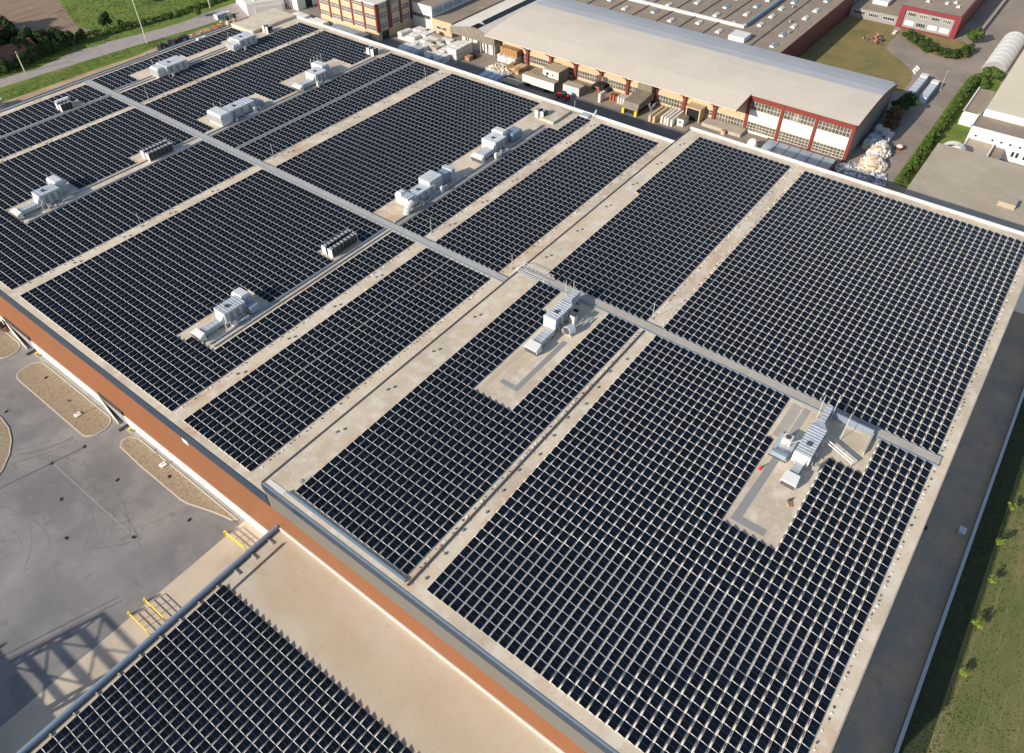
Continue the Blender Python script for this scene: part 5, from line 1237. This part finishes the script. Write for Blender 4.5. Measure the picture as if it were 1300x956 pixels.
# scrap by the gable
stack(226, 240, 33.8, 39.4, 2.6, ('bale_grey', 'bale_grey', 'plastic_white'), 'big rounded pile of grey plastic bales beside the hall gable', nx=9, ny=4, nz=2, seed=41, cut=.4, var=.8)
heap('plastic_heap', 225.5, 34.2, 5.0, 2.6, 3.0, 500, ('plastic_white', 'bale_grey', 'plastic_white', 'cream'), 'tall heap of crumpled white plastic between the bales and the road', 6, smax=1.8)
heap('paper_heap', 217.8, 33.4, 4.6, 3.4, 2.4, 600, ('bale_brown', 'plastic_white', 'plastic_white', 'cream'), 'heap of brown and white waste paper at the hall corner', 7, smax=1.5)
heap('loose_litter', 209.5, 34.5, 7.5, 7.5, .5, 420, ('bale_grey', 'mid_grey', 'plastic_white', 'metal_blue'), 'scattered grey litter in the shade at the hall corner', 8, smax=1.1)
b = MB(); b.cyl(0, 0, 0, 1.0, 1.1, 'red_paint', 12); b.cyl(0, 0, 1.0, 1.4, 1.0, 'plastic_white', 12, .6); o = single('round_bin', b, 'red round bin with a white fill at the road edge beside the heaps', 'bin'); o.location = (232.3, 30.2, 0)
b = MB(); b.bar((0, 0, 0), (0, 0, 6.5), .08, 'galv', 8, .05); b.box(-.3, .5, -.1, .1, 6.5, 6.6, 'galv_white'); b.box(-.4, .4, -.4, .4, 0, .3, 'concrete')
o = single('lamp_post', b, 'thin lamp post at the end of the wrapped rows on the service road', 'lamp post'); o.location = (281.5, 31.2, 0)

# ------------------------------------------------------------------ right-hand buildings
tb = empty('tan_roof_building', (201, -2, 0), 'low building with a wide tan roof at the right edge, partly in the warehouse shadow', 'building')
b = MB(); b.box(172.5, 228.3, -60, 20.1, 0, 6.9, 'w_whitewall'); b.build('wall', tb)
b = MB(); b.box(172.3, 228.6, -60, 20.4, 6.9, 7.0, 'w_tan_roof'); b.build('roof', tb)
b = MB(); b.box(203.8, 207.0, -4.2, -.2, 7, 8.3, 'w_tan_roof'); b.build('roof_light', tb)
b = MB()
for k in range(9):
    a0, a1 = math.pi*k/9, math.pi*(k+1)/9; r_ = 3.6
    b.poly([(228.7, 16.2 + r_*math.cos(a0), 4 + r_*math.sin(a0)), (231.4, 16.2 + r_*math.cos(a0), 4 + r_*math.sin(a0)), (231.4, 16.2 + r_*math.cos(a1), 4 + r_*math.sin(a1)), (228.7, 16.2 + r_*math.cos(a1), 4 + r_*math.sin(a1))], [(0, 1, 2, 3)], 'white')
b.poly([(231.4, 16.2 + 3.6*math.cos(math.pi*k/9), 4 + 3.6*math.sin(math.pi*k/9)) for k in range(10)], [tuple(range(10))], 'white'); b.box(228.7, 231.38, 12.6, 19.8, 0, 4, 'white')
single('white_vault', b, 'small white barrel vault at the far end of the tan roof', 'vault', (230, 16, 0))
pb = empty('porthole_building', (250, 6, 0), 'white building with a row of round blue windows and a brown roof', 'building')
b = MB(); b.box(244.6, 254.2, -60, 15.2, 0, 6.9, 'w_whitewall', 'w_brown_roof'); b.build('wall', pb)
b = MB(); b.box(244.3, 244.7, -60, 15.4, 6.9, 7.3, 'coping'); b.box(244.3, 254.0, 15.1, 15.5, 6.9, 7.3, 'coping'); b.build('parapet', pb)
for y in (13.2, 8.6, 6.2, 3.8, 1.2, -1.4, -4):
    b = MB(); b.bar((244.52, y, 4.7), (244.58, y, 4.7), .36, 'glass_dark', 12); b.bar((244.54, y, 4.7), (244.59, y, 4.7), .48, 'coping', 12); b.build('porthole', pb)
b = MB(); b.box(234.6, 244.4, 7.8, 14.6, 0, 3.6, 'w_whitewall', 'w_tan_roof'); b.box(234.4, 234.8, 7.6, 14.8, 3.6, 4.0, 'white'); b.box(234.4, 244.4, 14.5, 14.9, 3.6, 4.0, 'white'); b.box(234.4, 244.4, 7.5, 7.9, 3.6, 4.0, 'white'); b.build('porch', pb)
b = MB(); b.box(236.4, 244.4, 4.6, 7.4, 0, 3.2, 'w_whitewall', 'w_brown_roof'); b.build('side_porch', pb)
for y in (2.2, 1.0, -1.0, -2.6): window(pb, 244.56, y - .4, y + .4, 1.4, 3.1, 1, 1, 'x', 'glass_dark')
ch = empty('cream_hall', (290, -10, 0), 'big hall with a bright cream roof in the top right corner', 'hall')
b = MB(); b.box(254.2, 400, -60, 14.3, 0, 9, 'w_whitewall', 'w_cream_roof'); b.build('wall', ch)
b = MB(); b.box(275, 279, 2.0, 4.0, 9, 10.4, 'white'); b.box(274.6, 275, 2.2, 3.8, 9.2, 10.1, 'dark_grey'); b.build('roof_vent', ch)
fa = empty('flat_annex', (270, 17.8, 0), 'small white annex with a brown flat roof between the hedge and the cream hall', 'annex')
b = MB(); b.box(260, 281.5, 15.4, 20.2, 0, 3.9, 'w_whitewall', 'w_brown_roof'); b.build('wall', fa)
b = MB(); b.box(259.8, 260.2, 15.4, 20.4, 3.9, 4.3, 'coping'); b.box(259.8, 281.5, 20.0, 20.4, 3.9, 4.3, 'coping'); b.build('parapet', fa)
b = MB(); n_ = 14; yc, r_ = 20.3, 3.8
for k in range(n_):
    a0, a1 = math.pi*k/n_, math.pi*(k+1)/n_
    b.poly([(308.4, yc + r_*math.cos(a0), r_*.95*math.sin(a0)), (342.5, yc + r_*math.cos(a0), r_*.95*math.sin(a0)), (342.5, yc + r_*math.cos(a1), r_*.95*math.sin(a1)), (308.4, yc + r_*math.cos(a1), r_*.95*math.sin(a1))], [(0, 1, 2, 3)], 'white')
b.poly([(308.4, yc + r_*math.cos(math.pi*k/n_), r_*.95*math.sin(math.pi*k/n_)) for k in range(n_+1)], [tuple(range(n_+1))], 'mid_grey'); b.poly([(342.5, yc + r_*math.cos(math.pi*k/n_), r_*.95*math.sin(math.pi*k/n_)) for k in range(n_+1)], [tuple(range(n_+1))], 'white')
for k in range(8): 
    for j in range(n_):
        a0, a1 = math.pi*j/n_, math.pi*(j+1)/n_; x = 309 + k*4.6
        b.bar((x, yc + r_*1.005*math.cos(a0), r_*.96*math.sin(a0)), (x, yc + r_*1.005*math.cos(a1), r_*.96*math.sin(a1)), .06, 'galv', 4)
single('arched_shed', b, 'long grey-white arched shed beside the forecourt at top right', 'shed', (325, 20, 0))

for o in bpy.data.objects:
    if '_w' in o: del o['_w']
